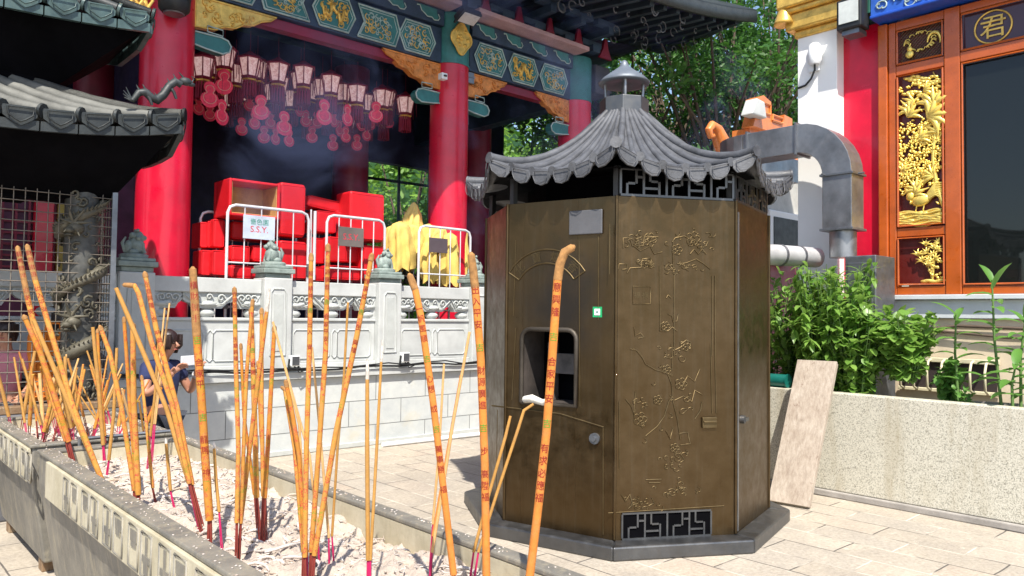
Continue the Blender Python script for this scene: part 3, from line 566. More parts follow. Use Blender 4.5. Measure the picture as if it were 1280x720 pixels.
for k in range(9): g.tube([V(gxp-.01-.008*(k % 2), 3.14-.05*j, 2.55+.017*k+.012*math.sin(j*1.1+k*.8)) for j in range(9)], .013, 6)
for k in range(14): blb(rr.uniform(2.74, 3.13), 2.56+rr.uniform(0, .11), .05, .022, .018, rr.uniform(-.3, .3))
part(g, 'gilded_tree_carving', GOLD, rb_)
g = MB()
for (dy, dz, n) in ((.06, .34, 5), (-.02, .30, 5), (.13, .24, 5), (-.07, .36, 4)):
    b0 = V(gxp-.006, 2.83, 2.00); e = b0+V(0, dy, dz); mid = b0+V(0, dy*.3, dz*.55); g.tube([b0, mid, e], [.010, .008, .005], 5)
    for q_ in (mid, e, (mid+e)/2): leafc(q_[1], q_[2], .075, rr.uniform(.5, 2.6), 5)
for k in range(9): blb(2.90-.02*k, 1.985+.006*math.sin(k), .045, .018, .012)
for k in range(16): blb(rr.uniform(2.74, 2.86), rr.uniform(2.0, 2.2), .02, .014, .012, rr.uniform(0, 3))
part(g, 'gilded_flower_carving', GOLD, rb_)
# painted blue beam and upper eave
ub = part(MB().box(7.92, WX+.4, -2.5, 3.33, 4.68, 4.715), 'blue_moulding', pm('bright_blue_paint', (.01, .07, .42), .45, var=.2), rb_, .01)
ub2 = part(MB().box(7.95, WX+.4, -2.5, 3.33, 4.718, 5.5), 'painted_upper_beam', pm('mid_blue_paint', (.02, .10, .45), .5, var=.3), rb_, .004)
q = MB(); g2 = MB(); rr = random.Random(8)
for k in range(120):
    y = rr.uniform(2.0, 3.25); z = rr.uniform(4.74, 5.2); R0 = rr.uniform(.03, .07); a0 = rr.uniform(0, 6); m_ = q if k % 3 else g2
    m_.tube([V(7.944, y+R0*(1-j/11)*math.cos(a0+j*.6), z+R0*(1-j/11)*math.sin(a0+j*.6)) for j in range(9)], .008 if k % 3 else .016, 5)
part(q, 'cloud_tracery', LINE, ub2); part(g2, 'green_leaf_tracery', TEAL, ub2)
part(MB().box(7.95, WX+.3, 3.335, 3.53, 4.76, 5.5), 'green_beam_end', pm('dark_green_paint', (.012, .09, .06), .5), rb_, .006)
part(MB().box(7.75, WX+.6, -2.5, 4.5, 6.4, 6.6), 'upper_eave', DWOOD, rb_)
t = thing('wall_floodlight', 'dark housed floodlight above the red wall between capital and blue beam', 'floodlight', (7.85, 3.5, 4.6))
part(MB().box(7.80, 8.0, 3.36, 3.62, 4.60, 4.92), 'housing', BLACK, t, .015); part(MB().box(7.79, 7.799, 3.39, 3.59, 4.66, 4.89), 'lens', pm('pale_lens', (.55, .58, .56), .2), t); part(MB().box(7.84, 8.02, 3.40, 3.58, 4.55, 4.598), 'bracket', STEELD, t)
t = thing('wall_lamp', 'white weatherproof fitting with curled cable high on the white pillar', 'wall fitting', (7.98, 3.93, 4.3))
p0 = gx(1020, 70, 7.98); y_, z_ = p0[1], p0[2]
part(MB().lathe([(.04, z_+.13), (.06, z_+.11), (.075, z_+.02), (.075, z_-.06), (.055, z_-.10)], (7.95, y_, 0), 14).box(7.985, 8.015, y_-.03, y_+.09, z_-.16, z_+.12), 'housing', WHITEP, t, .006)
part(MB().tube([V(7.95, y_, z_-.10), V(7.95, y_+.0, z_-.16), V(7.97, y_+.05, z_-.24), V(8.0, y_+.13, z_-.29), V(8.01, y_+.22, z_-.30)], .012, 6), 'cable', BLACK, t)

# planter wall and soil
pl_ = thing('granite_planter', 'long speckled granite planter wall with a stained face under the window', 'planter', (6.95, 1.5, 0))
part(MB().box(6.83, 6.98, -2.5, 4.35, .06, .935), 'granite_wall', GRAN, pl_, .008); part(MB().box(6.80, 6.98, -2.5, 4.35, 0, .058), 'footing', pm('grey_cement_footing', (.30, .28, .26), .8, var=.3, bump=.5), pl_, .01)
part(MB().grid(lambda u, v: V(6.981+1.3*u, -2.4+6.7*v, .80+.03*math.sin(v*40+u*9)), 8, 40), 'soil', pm('planter_soil', (.10, .075, .05), .95, var=.5, scale=20, bump=1, bscale=30), pl_)
part(MB().box(6.83, 8.02, 4.352, 4.45, 0, .93), 'end_wall', granite('ochre_granite', (.95, .82, .55)), pl_, .006)
# low vent grille under the window
t = thing('vent_grille', 'rusty cream bowed vent grille low on the beige wall behind the shrub', 'vent grille', (8.25, 2.7, .95))
part(MB().box(8.165, 8.183, 2.28, 3.12, .92, 1.22), 'opening', pm('vent_shade_dark', (.03, .02, .02), .8), t)  # dark sheet on the wall, painted shade behind the grille bars
cream = pm('cream_bar_paint', (.60, .55, .38), .5, var=.2); q = MB().box(8.13, 8.168, 2.25, 3.15, 1.19, 1.235).box(8.13, 8.168, 2.25, 3.15, .90, .935)
part(q, 'frame', cream, t, .006); q = MB()
for k in range(7): y = 2.34+k*.125; q.tube([V(8.14, y, .91), V(8.04, y, .95), V(8.03, y, 1.12), V(8.07, y, 1.2), V(8.15, y, 1.22)], .012, 6)
part(q, 'bowed_bars', cream, t)
solo(MB().tube([V(8.160, 3.35, 1.50), V(8.155, 3.0, 1.49), V(8.150, 2.6, 1.55), V(8.150, 1.5, 1.52), V(8.150, 0, 1.53)], .016, 6).tube([V(8.160, 3.3, 1.44), V(8.140, 2.8, 1.50), V(8.140, 2.2, 1.45), V(8.150, 1.2, 1.47), V(8.150, 0, 1.46)], .014, 6), 'hose', pm('brown_hose', (.10, .07, .05), .6), 'pair of brown hoses strung along the beige wall under the sill', 'hose')

# duct, pipe, meter box
du = thing('exhaust_duct', 'galvanised square exhaust duct bending down in front of the white pillar', 'duct', (7.7, 3.5, 2.4))
def sqduct(mb, pts, w_, h_, fl=None):
    """rectangular section swept; fl=list of (right, up) unit vectors"""
    vs = []
    for p, (a, b) in zip(pts, fl): vs += [np.array(p)+sa*w_/2*np.array(a)+sb*h_/2*np.array(b) for sa, sb in ((-1, -1), (1, -1), (1, 1), (-1, 1))]
    n = len(pts); fs = [(i*4+j, i*4+(j+1) % 4, (i+1)*4+(j+1) % 4, (i+1)*4+j) for i in range(n-1) for j in range(4)]+[(3, 2, 1, 0), tuple(range(n*4-4, n*4))]
    mb.add(vs, fs)
dx = 7.68; yv = 3.50; zt = 3.60
part((lambda m: (sqduct(m, [(dx, yv, 2.50), (dx, yv, 3.05)], .28, .30, [((1, 0, 0), (0, 1, 0))]*2), m)[1])(MB()), 'vertical_run', STEEL, du, .006)
E_ = []; Fv = []
for k in range(9):
    a = k*PI/16; E_.append((dx, yv+.42-.42*math.cos(a), 3.06+.42*math.sin(a)+.0)); Fv.append(((1, 0, 0), (0, math.cos(a), -math.sin(a))))
m = MB(); sqduct(m, E_, .28, .30, Fv); part(m, 'elbow', STEEL, du, .004)
m = MB(); ze = 3.48; sqduct(m, [(dx, yv+.43, ze), (dx, 4.55, ze+.0)], .28, .30, [((1, 0, 0), (0, 0, 1))]*2); part(m, 'horizontal_run', STEEL, du, .006)
E_ = []; Fv = []
for k in range(8):
    a = k*PI/14; E_.append((dx+.38-.38*math.cos(a), 4.56+.38*math.sin(a), ze)); Fv.append(((math.cos(a), -math.sin(a), 0), (0, 0, 1)))
m = MB(); sqduct(m, E_, .28, .30, Fv); sqduct(m, [(dx+.38, 4.94, ze), (dx+1.6, 4.94, ze)], .28, .30, [((0, -1, 0), (0, 0, 1))]*2); part(m, 'far_elbow', STEEL, du, .004)
m = MB()
for z in (2.50, 3.055): part(MB().box(dx-.16, dx+.16, yv-.17, yv+.17, z-.012, z+.012), 'flange', STEELD, du, .003)
for y in (yv+.43, 4.5): part(MB().box(dx-.16, dx+.16, y-.012, y+.012, ze-.17, ze+.17), 'flange', STEELD, du, .003)
m.tube([V(dx-.1, yv-.2, 3.04), V(dx-.1, yv-.26, 3.04)], .01, 5); m.tube([V(dx-.19, yv+.1, 3.05), V(dx-.25, yv+.1, 3.05)], .01, 5)
part(m, 'flange_bolt', STEELD, du, .003); part(MB().lathe([(.13, 2.22), (.13, 2.485)], (dx, yv, 0), 20), 'round_connector', STEEL, du)
t = thing('meter_cabinet', 'grey steel cabinet under the duct half hidden by leaves', 'cabinet', (7.7, 3.3, .8))
part(MB().box(7.5, 7.95, 3.10, 3.40, .80, 2.22), 'cabinet_body', STEELD, t, .01); part(MB().box(7.488, 7.498, 3.13, 3.37, .9, 2.15), 'cabinet_door', STEELD, t, .004); part(MB().tube([V(7.49, 3.19, 2.08), V(7.44, 3.19, 2.08)], .025, 10), 'knob', STEEL, t)
t = thing('insulated_pipe', 'silver wrapped pipe joining the bronze furnace to the grey cabinet', 'pipe', (7.0, 4.0, 2.2))
pa, pb = gd(958, 318, 7.6), gd(1020, 322, 8.0); dd = nrm(pb-pa)
part(MB().tube([pa-dd*1.0, pb], .105, 16), 'wrapped_pipe', pm('silver_foil', (.42, .42, .43), .5, metal=.25, bump=.5, bscale=14), t); part(MB().tube([pa+dd*.18, pa+dd*.21], .112, 16).tube([pb-dd*.3, pb-dd*.27], .112, 16), 'band', STEELD, t)
t = thing('leaning_board', 'weathered grey wooden board leaning on the granite planter', 'board', (6.1, 3.2, 0))
A, B = gz(970, 637, 0), gz(1003, 641, 0); Tp = gx(1030, 452, 6.76); ud = nrm(B-A); ud = V(0, -1, 0)*.9+V(.1, 0, 0); ud = nrm(ud)
c0 = (A+B)/2; Cc = V(6.72, 3.30, 1.22); c0 = V(6.20, 3.30, .02); dn = Cc-c0; L_ = np.linalg.norm(dn); dn = nrm(dn); nn = nrm(np.cross(ud, dn))
bt = NT('weathered_board'); gv = bt.n('Mapping', {'Vector': bt.tc.outputs['Object'], 'Scale': (26, 26, 1.6)}).outputs[0]; gr_ = bt.noise(1.4, 7, .7, vec=gv)
bcol = bt.mix(.5, bt.ramp(gr_, [(.3, (.20, .15, .11)), (.55, (.42, .35, .28)), (.75, (.55, .49, .42))]), bt.ramp(bt.noise(4, 6, .7), [(.3, (.26, .20, .16)), (.7, (.50, .44, .38))])); bcol = bt.mix(bt.ramp(bt.noise(9, 4, .8), [(.62, (0, 0, 0)), (.70, (.8, .8, .8))]), bcol, (.16, .10, .07))
bt.P(base=bcol, rough=.85, normal=bt.bump(gr_, .8, .006)); bw = bt.m
mainb = part(MB().obox((c0+Cc)/2, ud*.175, dn*L_/2, nn*.014), 'board_face', bw, t, .003)
part(MB().obox((c0+Cc)/2+ud*.155-nn*.032, ud*.016, dn*L_/2*.99, nn*.018).obox((c0+Cc)/2-ud*.155-nn*.032, ud*.016, dn*L_/2*.99, nn*.018), 'batten', bw, t, .003)
p = gx(979, 476, 6.95); solo(MB().tube([V(6.93, 3.92, 1.0), V(6.93, 3.70, 1.0)], .062, 16).tube([V(6.93, 3.70, 1.0), V(6.93, 3.69, 1.0)], .068, 16), 'green_bottle', GREENP, 'dark green plastic jar lying on the planter edge beside the board', 'jar')
# glazed roof pavilion behind the duct
pv = thing('glazed_roof_pavilion', 'low red walled outbuilding with orange glazed roof ridge behind the duct', 'outbuilding', (9.6, 5.9, 0))
part(MB().box(8.9, 14, 5.5, 8.5, 0, 3.05), 'red_wall', DRED, pv); part(MB().box(9.3, 14, 5.35, 8.6, 3.06, 3.62), 'grey_parapet', pm('pale_grey_parapet', (.42, .41, .38), .7, var=.2), pv, .02)
q = MB(); p = gy(905, 190, 5.5)
q.tube([p+V(x, 0, z) for x, z in ((.75, -.22), (.35, -.16), (.08, -.02), (-.08, .14), (-.17, .27), (-.28, .30), (-.35, .23), (-.31, .15), (-.24, .17))], [.20, .17, .14, .105, .075, .06, .05, .04, .03], 10)
q.blob(p+V(.25, 0, -.2), (.42, .14, .16)); q.blob(p+V(.0, 0, -.05), (.12, .12, .10))
part(q, 'glazed_ridge', pm('orange_glaze', (.66, .20, .05), .3, var=.25, coat=.4), pv, .025, 3); q = MB(); p2 = gy(945, 150, 6.2)
q.prism([(-.42, -.2), (.75, -.2), (.75, .12), (.5, .14), (.5, .05), (.1, .05), (.1, .26), (-.12, .32), (-.3, .25), (-.33, .0)], p2, (1, 0, 0), (0, 0, 1), .2)
for (u0, v0, u1, v1) in ((-.18, .05, .05, .2), (.12, -.02, .42, .06)): q.tube([p2+V(u, -.21, v) for u, v in ((u0, v0), (u1, v0), (u1, v1), (u0, v1), (u0, v0))], .022, 5)
q.box(p2[0]-.35, p2[0]+2, 6.1, 6.4, p2[2]-1.0, p2[2]-.2); part(q, 'glazed_ridge', pm('orange_glaze', (.66, .20, .05), .3, var=.25, coat=.4), pv, .025, 3)
part(MB().prism([(-.2, -.12), (.22, -.12), (.16, .12), (-.06, .14)], p2+V(-.42, -.1, .05), (1, 0, 0), (0, 0, 1), .2), 'ridge_stone', STONE, pv, .02)
t = thing('air_conditioner', 'white framed air conditioner behind the right edge of the furnace', 'air conditioner', gy(985, 300, 5.3))
p = gy(975, 298, 5.3); part(MB().box(p[0]-.45, p[0]+.6, 5.2, 5.45, p[2]-.35, p[2]+.35), 'case', WHITEW, t, .02); part(MB().box(p[0]-.35, p[0]+.5, 5.19, 5.199, p[2]-.26, p[2]+.26), 'grille', BLACK, t)

# ------------------------------------------------------------------ trees behind
def leafquads(mb, c, rad, n, size, rr, squash=(1, 1, 1)):
    for _ in range(n):
        d = nrm([rr.gauss(0, 1) for _ in range(3)])*rad*(rr.random()**.4); p = np.array(c)+d*np.array(squash)
        a = nrm([rr.gauss(0, 1), rr.gauss(0, 1), rr.gauss(-.3, .6)]); b = nrm(np.cross(a, [rr.gauss(0, 1), rr.gauss(0, 1), rr.gauss(0, 1)])); s = size*rr.uniform(.6, 1.25); nn_ = np.cross(a, b)
        mb.add([p-a*s, p-a*s*.2+b*s*.36+nn_*s*.08, p+a*s*.5+b*s*.26, p+a*s, p+a*s*.5-b*s*.26, p-a*s*.2-b*s*.36+nn_*s*.08], [(0, 1, 2, 3, 4, 5)])
def tree(x, y, h, cr, nclump, nleaf, size, mat, lb, seed, z0=0, grp='trees behind the temple hall', zlow=.3):
    rr = random.Random(seed); t = thing('broadleaf_tree', lb, 'tree', (x, y, z0), grp); tr = MB(); cw = MB(); top = V(x+rr.uniform(-.3, .3), y, z0+h*.62)
    tr.tube([V(x, y, z0), V(x+rr.uniform(-.15, .15), y, z0+h*.3), top], [.22, .16, .09], 8)
    for k in range(nclump):
        a = rr.uniform(0, 6.28); q = rr.random()**.5; c = V(x+cr*q*math.cos(a), y+cr*q*.8*math.sin(a), z0+h*rr.uniform(zlow, 1))
        c[2] -= .25*cr*q; st = V(x, y, z0+h*rr.uniform(.25, .5)); mid = (st+c)/2+V(0, 0, .3); tr.tube([st, mid, c], [.06, .035, .012], 5)
        leafquads(cw, c, rr.uniform(.5, .95), nleaf, size, rr, (1, 1, .62))
    part(tr, 'trunk', BARK, t); part(cw, 'crown', mat, t); return t
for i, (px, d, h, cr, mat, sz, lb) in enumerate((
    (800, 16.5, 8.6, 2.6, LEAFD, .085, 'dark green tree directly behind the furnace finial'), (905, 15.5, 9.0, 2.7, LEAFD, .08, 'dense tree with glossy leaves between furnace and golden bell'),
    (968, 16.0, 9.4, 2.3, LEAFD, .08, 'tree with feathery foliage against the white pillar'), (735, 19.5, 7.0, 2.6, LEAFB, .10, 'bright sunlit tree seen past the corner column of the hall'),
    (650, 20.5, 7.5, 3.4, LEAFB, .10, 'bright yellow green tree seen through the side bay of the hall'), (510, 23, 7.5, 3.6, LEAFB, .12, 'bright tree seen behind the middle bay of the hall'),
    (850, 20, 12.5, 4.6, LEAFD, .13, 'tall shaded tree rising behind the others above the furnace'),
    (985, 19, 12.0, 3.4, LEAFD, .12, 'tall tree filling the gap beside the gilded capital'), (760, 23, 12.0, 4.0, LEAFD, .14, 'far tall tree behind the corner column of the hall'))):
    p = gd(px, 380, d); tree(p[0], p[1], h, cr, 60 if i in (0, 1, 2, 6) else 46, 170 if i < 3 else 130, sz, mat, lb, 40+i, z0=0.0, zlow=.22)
# steel and bamboo rail behind the hall
t = thing('steel_trellis', 'dark steel framework with pale poles behind the hall side bay', 'framework', (10, 15, 0)); q = MB(); b2 = MB()
for k in range(14): x = 7.3+k*.85; q.tube([V(x, 14.8, .9), V(x, 14.8, 5.6)], .035, 6)
for z in (2.4, 3.5, 4.6, 5.4): q.tube([V(6.6, 14.8, z), V(18, 14.8, z+.1)], .035, 6)
for k in range(5): x = 12.2+k*1.1; b2.tube([V(x, 14.7, 5.6), V(x+1.1, 14.7, 3.6)], .03, 6); b2.tube([V(x+.5, 14.65, 3.2), V(x+.5, 14.65, 5.8)], .035, 6)
part(q, 'steel_bars', pm('dark_green_steel', (.01, .03, .025), .5), t); part(b2, 'pale_poles', pm('bamboo', (.45, .38, .24), .6), t)

# ================================================================== THINGS
# ------------------------------------------------------------------ octagonal bronze furnace
KC = V(4.95, 4.10); KA = [R(37.5+45*k) for k in range(8)]
def kv(k, r, z=0): return V(KC[0]+r*math.cos(KA[k % 8]), KC[1]+r*math.sin(KA[k % 8]), z)
kio = thing('bronze_furnace', 'large octagonal bronze joss paper furnace with scalloped grey tiled roof', 'furnace', (*KC, 0)); BR = 1.16; BZ0, BZ1 = .075, 2.425
def face(k, r=BR): A = kv(k, r); B = kv(k+1, r); U = nrm(B-A); return A, U, nrm(np.cross(U, V(0, 0, 1))), np.linalg.norm(B-A)
def uz(k, x, y, r=BR):
    A, U, N, L = face(k, r); q = ray(x, y); t = (A-CAM).dot(N)/q.dot(N); P = CAM+t*q; return (P-A).dot(U), P[2]
for k in range(8):
    A, U, N, L = face(k)
    if k != 3:
        m = MB(); g_ = .012 if k == 5 else 0; m.obox(A+U*(L/2+g_)+V(0, 0, (BZ0+BZ1)/2)-N*.015, U*(L/2-g_-.002), N*.015, (0, 0, (BZ1-BZ0)/2))
        part(m, 'side_panel', BRONZE, kio, .004)
A, U, N, L = face(3)
(ux0, uz1), (ux1, _a), (_b, uz0) = uz(3, 653, 413), uz(3, 721, 410), uz(3, 718, 508); uz0 = .97; uz1 = 1.50
def fb(m, u0, u1, z0, z1, n0=-.03, n1=0.0): m.obox(A+U*(u0+u1)/2+V(0, 0, (z0+z1)/2)+N*(n0+n1)/2, U*(u1-u0)/2, N*(n1-n0)/2, (0, 0, (z1-z0)/2))
m = MB(); fb(m, .002, ux0, BZ0, BZ1); fb(m, ux1, L-.002, BZ0, BZ1); fb(m, ux0, ux1, BZ0, uz0); fb(m, ux0, ux1, uz1, BZ1)
fp = part(m, 'front_panel', BRONZE, kio, .002)
rad = .07; arc = [(ux0, uz0), (ux0, uz1-rad)]+[(ux0+rad-rad*math.cos(a), uz1-rad+rad*math.sin(a)) for a in (.4, .8, 1.2, 1.57)]+[(ux1-rad+rad*math.sin(a), uz1-rad+rad*math.cos(a)) for a in (.0, .4, .8, 1.2, 1.57)]+[(ux1, uz0), (ux0, uz0)]
part(MB().tube([A+U*u+N*.004+V(0, 0, z) for u, z in arc], .018, 6), 'opening_surround', pm('dull_dark_bronze', (.06, .05, .04), .5, metal=.5, var=.4), fp)
m = MB()
for s, uc in ((1, ux0), (-1, ux1)):
    m.prism([(0, 0), (s*rad, 0), (s*rad*.5, -rad*.13), (s*rad*.13, -rad*.5), (0, -rad)][::-s], A+U*uc+V(0, 0, uz1)-N*.028, U, V(0, 0, 1), .0275*(1))
part(m, 'corner_fillet', BRONZE, fp)
m = MB(); fb(m, ux0-.02, ux0+.0, uz0, uz1, -.32, -.031); fb(m, ux1, ux1+.02, uz0, uz1, -.32, -.031); fb(m, ux0, ux1, uz0-.02, uz0, -.34, -.031); fb(m, ux0, ux1, uz1, uz1+.02, -.34, -.031); part(m, 'chute', pm('sooty_chute', (.05, .04, .035), .8, var=.6), kio)
m = MB(); fb(m, ux0+.14, ux1, uz1-.33, uz1-.18, -.26, -.23); fb(m, ux0+.1, ux0+.14, uz0, uz1-.1, -.30, -.2); part(m, 'inner_baffle', pm('pale_grey_baffle', (.16, .14, .13), .7, metal=.2, var=.5), kio, .003)
m = MB(); m.lathe([(.98, .3), (.98, 2.66)], (KC[0]+.02, KC[1]+.0, 0), 8, False, KA[0]); part(m, 'shade_lining', DARK, kio) if False else None
m = MB()
for k in range(8):
    A2, U2, N2, L2 = face(k, .80); m.obox(A2+U2*L2/2+V(0, 0, 1.4), U2*L2/2, N2*.004, (0, 0, 1.28))
part(m, 'shade_lining', DARK, kio)  # added black octagon, painted shade behind the fret and openings
# seams, raised lines, doors on the front panel
m = MB()
def line(m, k, pts, r=.005, off=.002):
    Af, Uf, Nf, Lf = face(k); m.tube([Af+Uf*u+Nf*off+V(0, 0, z) for u, z in pts], r, 5)
def pline(m, k, pts, r=.005): line(m, k, [uz(k, x, y) for x, y in pts], r)
pline(m, 3, [(615, 507), (700, 517), (755, 534)], .006); pline(m, 3, [(754, 534), (754, 668)], .005); pline(m, 3, [(724, 300), (725, 508)], .004); pline(m, 3, [(645, 410), (640, 500)], .004); pline(m, 3, [(645, 300), (642, 395)], .003)
pline(m, 3, [(748, 285), (748, 400)], .004); pline(m, 3, [(622, 512), (620, 640)], .003)
part(m, 'panel_seams', BRONZEL, fp)
m = MB()
for r_, rr_ in ((0, .010), (.105, .010)):
    pts = [];
    for j in range(13):
        a = -1.0+2.0*j/12; pts.append(((ux0+ux1)/2-.03+(.27+r_)*math.sin(a), 1.72+(.27+r_)*math.cos(a)*.95))
    line(m, 3, pts, .006)
for j in range(4):
    a = -.75+.5*j; flat_text(m, '化寶爐香'[j], A+U*((ux0+ux1)/2-.03+.325*math.sin(a))+N*.004+V(0, 0, 1.72+.325*.95*math.cos(a)), U*math.cos(a)-V(0, 0, 1)*math.sin(a), U*math.sin(a)+V(0, 0, 1)*math.cos(a), .085)
for a in (-1.0, 1.0): line(m, 3, [((ux0+ux1)/2-.03+q*math.sin(a), 1.72+q*math.cos(a)*.95) for q in (.27, .375)], .006)
part(m, 'arched_inscription', BRONZEL, fp)
u_, z_ = uz(3, 733, 278); part(MB().obox(A+U*u_+N*.012+V(0, 0, z_), U*.13, N*.006, (0, 0, .085)), 'blank_plate', pm('dark_grey_plate', (.12, .12, .13), .5, metal=.3), fp, .006)
u_, z_ = uz(3, 747, 390); part(MB().obox(A+U*u_+N*.003+V(0, 0, z_), U*.035, N*.0015, (0, 0, .036)), 'green_sticker', pm('bright_green_print', (.01, .35, .12), .5, bump=0), fp)
part(MB().obox(A+U*u_+N*.006+V(0, 0, z_), U*.021, N*.0015, (0, 0, .022)), 'white_square', WHITEP, fp); part(MB().obox(A+U*u_+N*.008+V(0, 0, z_), U*.006, N*.001, (0, 0, .006)), 'green_dot', GREENP, fp)
u_, z_ = uz(3, 744, 548); part(MB().tube([A+U*u_+V(0, 0, z_), A+U*u_+N*.02+V(0, 0, z_)], .038, 18).tube([A+U*u_+N*.02+V(0, 0, z_), A+U*u_+N*.035+V(0, 0, z_)], .018, 10), 'keyhole', STEELD, fp)
# carved relief on the next panel
m = MB(); PX = lambda pts: [(760+x/4, 270+y/4) for x, y in pts]; PB = lambda pts: [(760+x/2.77, 430+y/2.77) for x, y in pts]
for pts in ([(75, 160), (75, 110), (110, 110), (120, 150), (175, 150), (180, 105), (250, 105)], [(50, 265), (55, 240), (95, 240), (95, 265), (70, 268)], [(95, 285), (110, 260), (165, 258), (170, 215), (215, 210), (215, 235), (185, 240)], [(320, 130), (335, 110), (380, 100), (410, 115), (440, 125), (450, 160), (490, 150), (500, 125)], [(130, 150), (160, 175), (210, 150), (230, 190), (270, 180)], [(410, 190), (430, 165), (450, 190), (470, 165), (490, 190)], [(345, 240), (390, 235), (440, 215), (480, 240), (510, 265)], [(325, 120), (325, 250), (345, 280), (330, 300), (330, 700)], [(258, 250), (260, 560)], [(535, 300), (535, 700)], [(520, 300), (520, 700)], [(8, 40), (6, 290)],
            [(290, 410), (300, 395), (315, 410)], [(300, 490), (320, 500), (325, 530), (345, 525), (350, 490)], [(280, 530), (262, 540), (258, 575), (300, 575), (320, 555), (345, 575)], [(130, 555), (135, 600), (160, 585), (180, 605), (150, 612)], [(110, 665), (140, 670), (165, 700), (180, 720)], [(365, 640), (390, 620), (412, 630), (410, 665), (385, 660), (370, 645)], [(335, 670), (365, 655), (385, 640)]): pline(m, 4, PX(pts), .0045)
for pts in ([(85, 15), (110, 30), (130, 70), (165, 90), (205, 100), (220, 140), (225, 200), (240, 260), (250, 330)], [(220, 0), (222, 90)], [(255, 150), (275, 110), (300, 130), (318, 85)], [(130, 318), (170, 285), (195, 250), (210, 200), (225, 180)], [(60, 190), (80, 215), (90, 245), (95, 165)], [(230, 195), (260, 180), (290, 200), (300, 160), (325, 175)], [(200, 300), (215, 330), (225, 290)], [(245, 310), (275, 305), (285, 345), (250, 350)], [(250, 380), (265, 400), (250, 410)], [(45, 520), (60, 545), (75, 520), (85, 555), (70, 570)], [(130, 470), (185, 468)], [(140, 480), (180, 480)], [(150, 530), (160, 550), (140, 560)], [(355, 0), (360, 240)], [(370, 0), (375, 240)], [(0, 585), (400, 560)], [(38, 200), (40, 430)], [(300, 260), (320, 230), (325, 200)]): pline(m, 4, PB(pts), .0045)
def blossom(cx, cy, r):
    for k in range(5):
        a = k*1.257; c_ = (cx+r*.6*math.cos(a), cy+r*.6*math.sin(a)); pline(m, 4, [(c_[0]+r*.4*math.cos(b), c_[1]+r*.4*math.sin(b)) for b in (0, 1.2, 2.4, 3.6, 4.8, 6.0)], .004)
for c in ((800, 524, 9), (851, 480, 8), (856, 432, 7), (832, 408, 6), (843, 560, 6), (833, 462, 6), (822, 500, 6), (812, 300, 9), (866, 298, 9), (846, 312, 7)): blossom(*c)
rr = random.Random(4)
for _ in range(150):
    z0_ = rr.choice(((800, 300, 18, 10), (866, 302, 22, 10), (812, 330, 20, 6), (850, 335, 24, 6), (800, 520, 16, 26), (850, 500, 22, 30), (843, 575, 12, 24), (838, 450, 16, 18), (800, 630, 18, 10), (845, 612, 20, 6)))
    x_ = z0_[0]+rr.gauss(0, .55)*z0_[2]; y_ = z0_[1]+rr.gauss(0, .55)*z0_[3]; r_ = rr.uniform(2.5, 6); a_ = rr.uniform(0, 6)
    if 768 < x_ < 893: pline(m, 4, [(x_+r_*(1-j/7)*math.cos(a_+j*.8), y_+r_*.8*(1-j/7)*math.sin(a_+j*.8)) for j in range(6)], .0035)
st = [uz(4, x, y) for x, y in ((791, 358), (813, 358), (813, 380), (791, 380), (791, 358))]; line(m, 4, st, .0035)
for j, c_ in enumerate('福祿'): u_, z_ = uz(4, 796+j*10, 369); Af, Uf, Nf, Lf = face(4); flat_text(m, c_, Af+Uf*u_+Nf*.003+V(0, 0, z_), Uf, V(0, 0, 1), .05)
part(m, 'carved_relief', BRONZEL, kio)
u_, z_ = uz(4, 886, 528); part(MB().obox(Af+Uf*u_+Nf*.01+V(0, 0, z_), Uf*.055, Nf*.008, (0, 0, .038)).obox(Af+Uf*u_+Nf*.025+V(0, 0, z_+.008), Uf*.05, Nf*.007, (0, 0, .008)), 'flush_handle', BRONZEL, kio, .005)
def fret(m, k, u0, u1, z0, z1, n, t=.012, off=.006, dep=.012):
    Af, Uf, Nf, Lf = face(k)
    def b(a0, a1, c0, c1): m.obox(Af+Uf*(a0+a1)/2+V(0, 0, (c0+c1)/2)+Nf*off, Uf*abs(a1-a0)/2, Nf*dep/2, (0, 0, abs(c1-c0)/2))
    b(u0, u1, z0-t/2, z0+t/2); b(u0, u1, z1-t/2, z1+t/2); w_ = (u1-u0)/n; H = z1-z0
    for i in range(n+1): b(u0+i*w_-t/2, u0+i*w_+t/2, z0+t/2, z1-t/2)
    for i in range(n):
        a = u0+i*w_; f = i % 2
        zt_, zb = (z1, z0) if f else (z0, z1); s = 1 if f else -1
        b(a+w_*.28-t/2, a+w_*.28+t/2, min(zt_-s*t/2, zt_-s*H*.45), max(zt_-s*t/2, zt_-s*H*.45)); b(a+w_*.28+t/2, a+w_*.62, zt_-s*H*.45-t/2, zt_-s*H*.45+t/2)
        b(a+w_*.68-t/2, a+w_*.68+t/2, min(zb+s*t/2, zb+s*H*.55), max(zb+s*t/2, zb+s*H*.55)); b(a+w_*.05, a+w_*.62, zb+s*H*.28-t/2, zb+s*H*.28+t/2) if i % 2 else b(a+w_*.74, a+w_*.97, zb+s*H*.3-t/2, zb+s*H*.3+t/2)
m = MB(); (a0, z0_), (a1, z1_) = uz(4, 777, 674), uz(4, 888, 640); A4, U4, N4, L4 = face(4)
part(MB().obox(A4+U4*(a0+a1)/2+N4*.001+V(0, 0, .185), U4*(a1-a0)/2, N4*.0015, (0, 0, .088)), 'vent_shade_plate', DARK, kio)  # thin black plate on the panel, painted shade behind the fret
fret(m, 4, a0, a1, .10, .27, 4); part(m, 'vent_fret', BRONZED, kio)
m = MB(); 
for k in (4, 5, 6): fret(m, k, .03, .87, 2.435, 2.615, 5 if k == 4 else 6, .016, -.012)
part(m, 'upper_fret_band', BRONZED, kio)
m = MB()
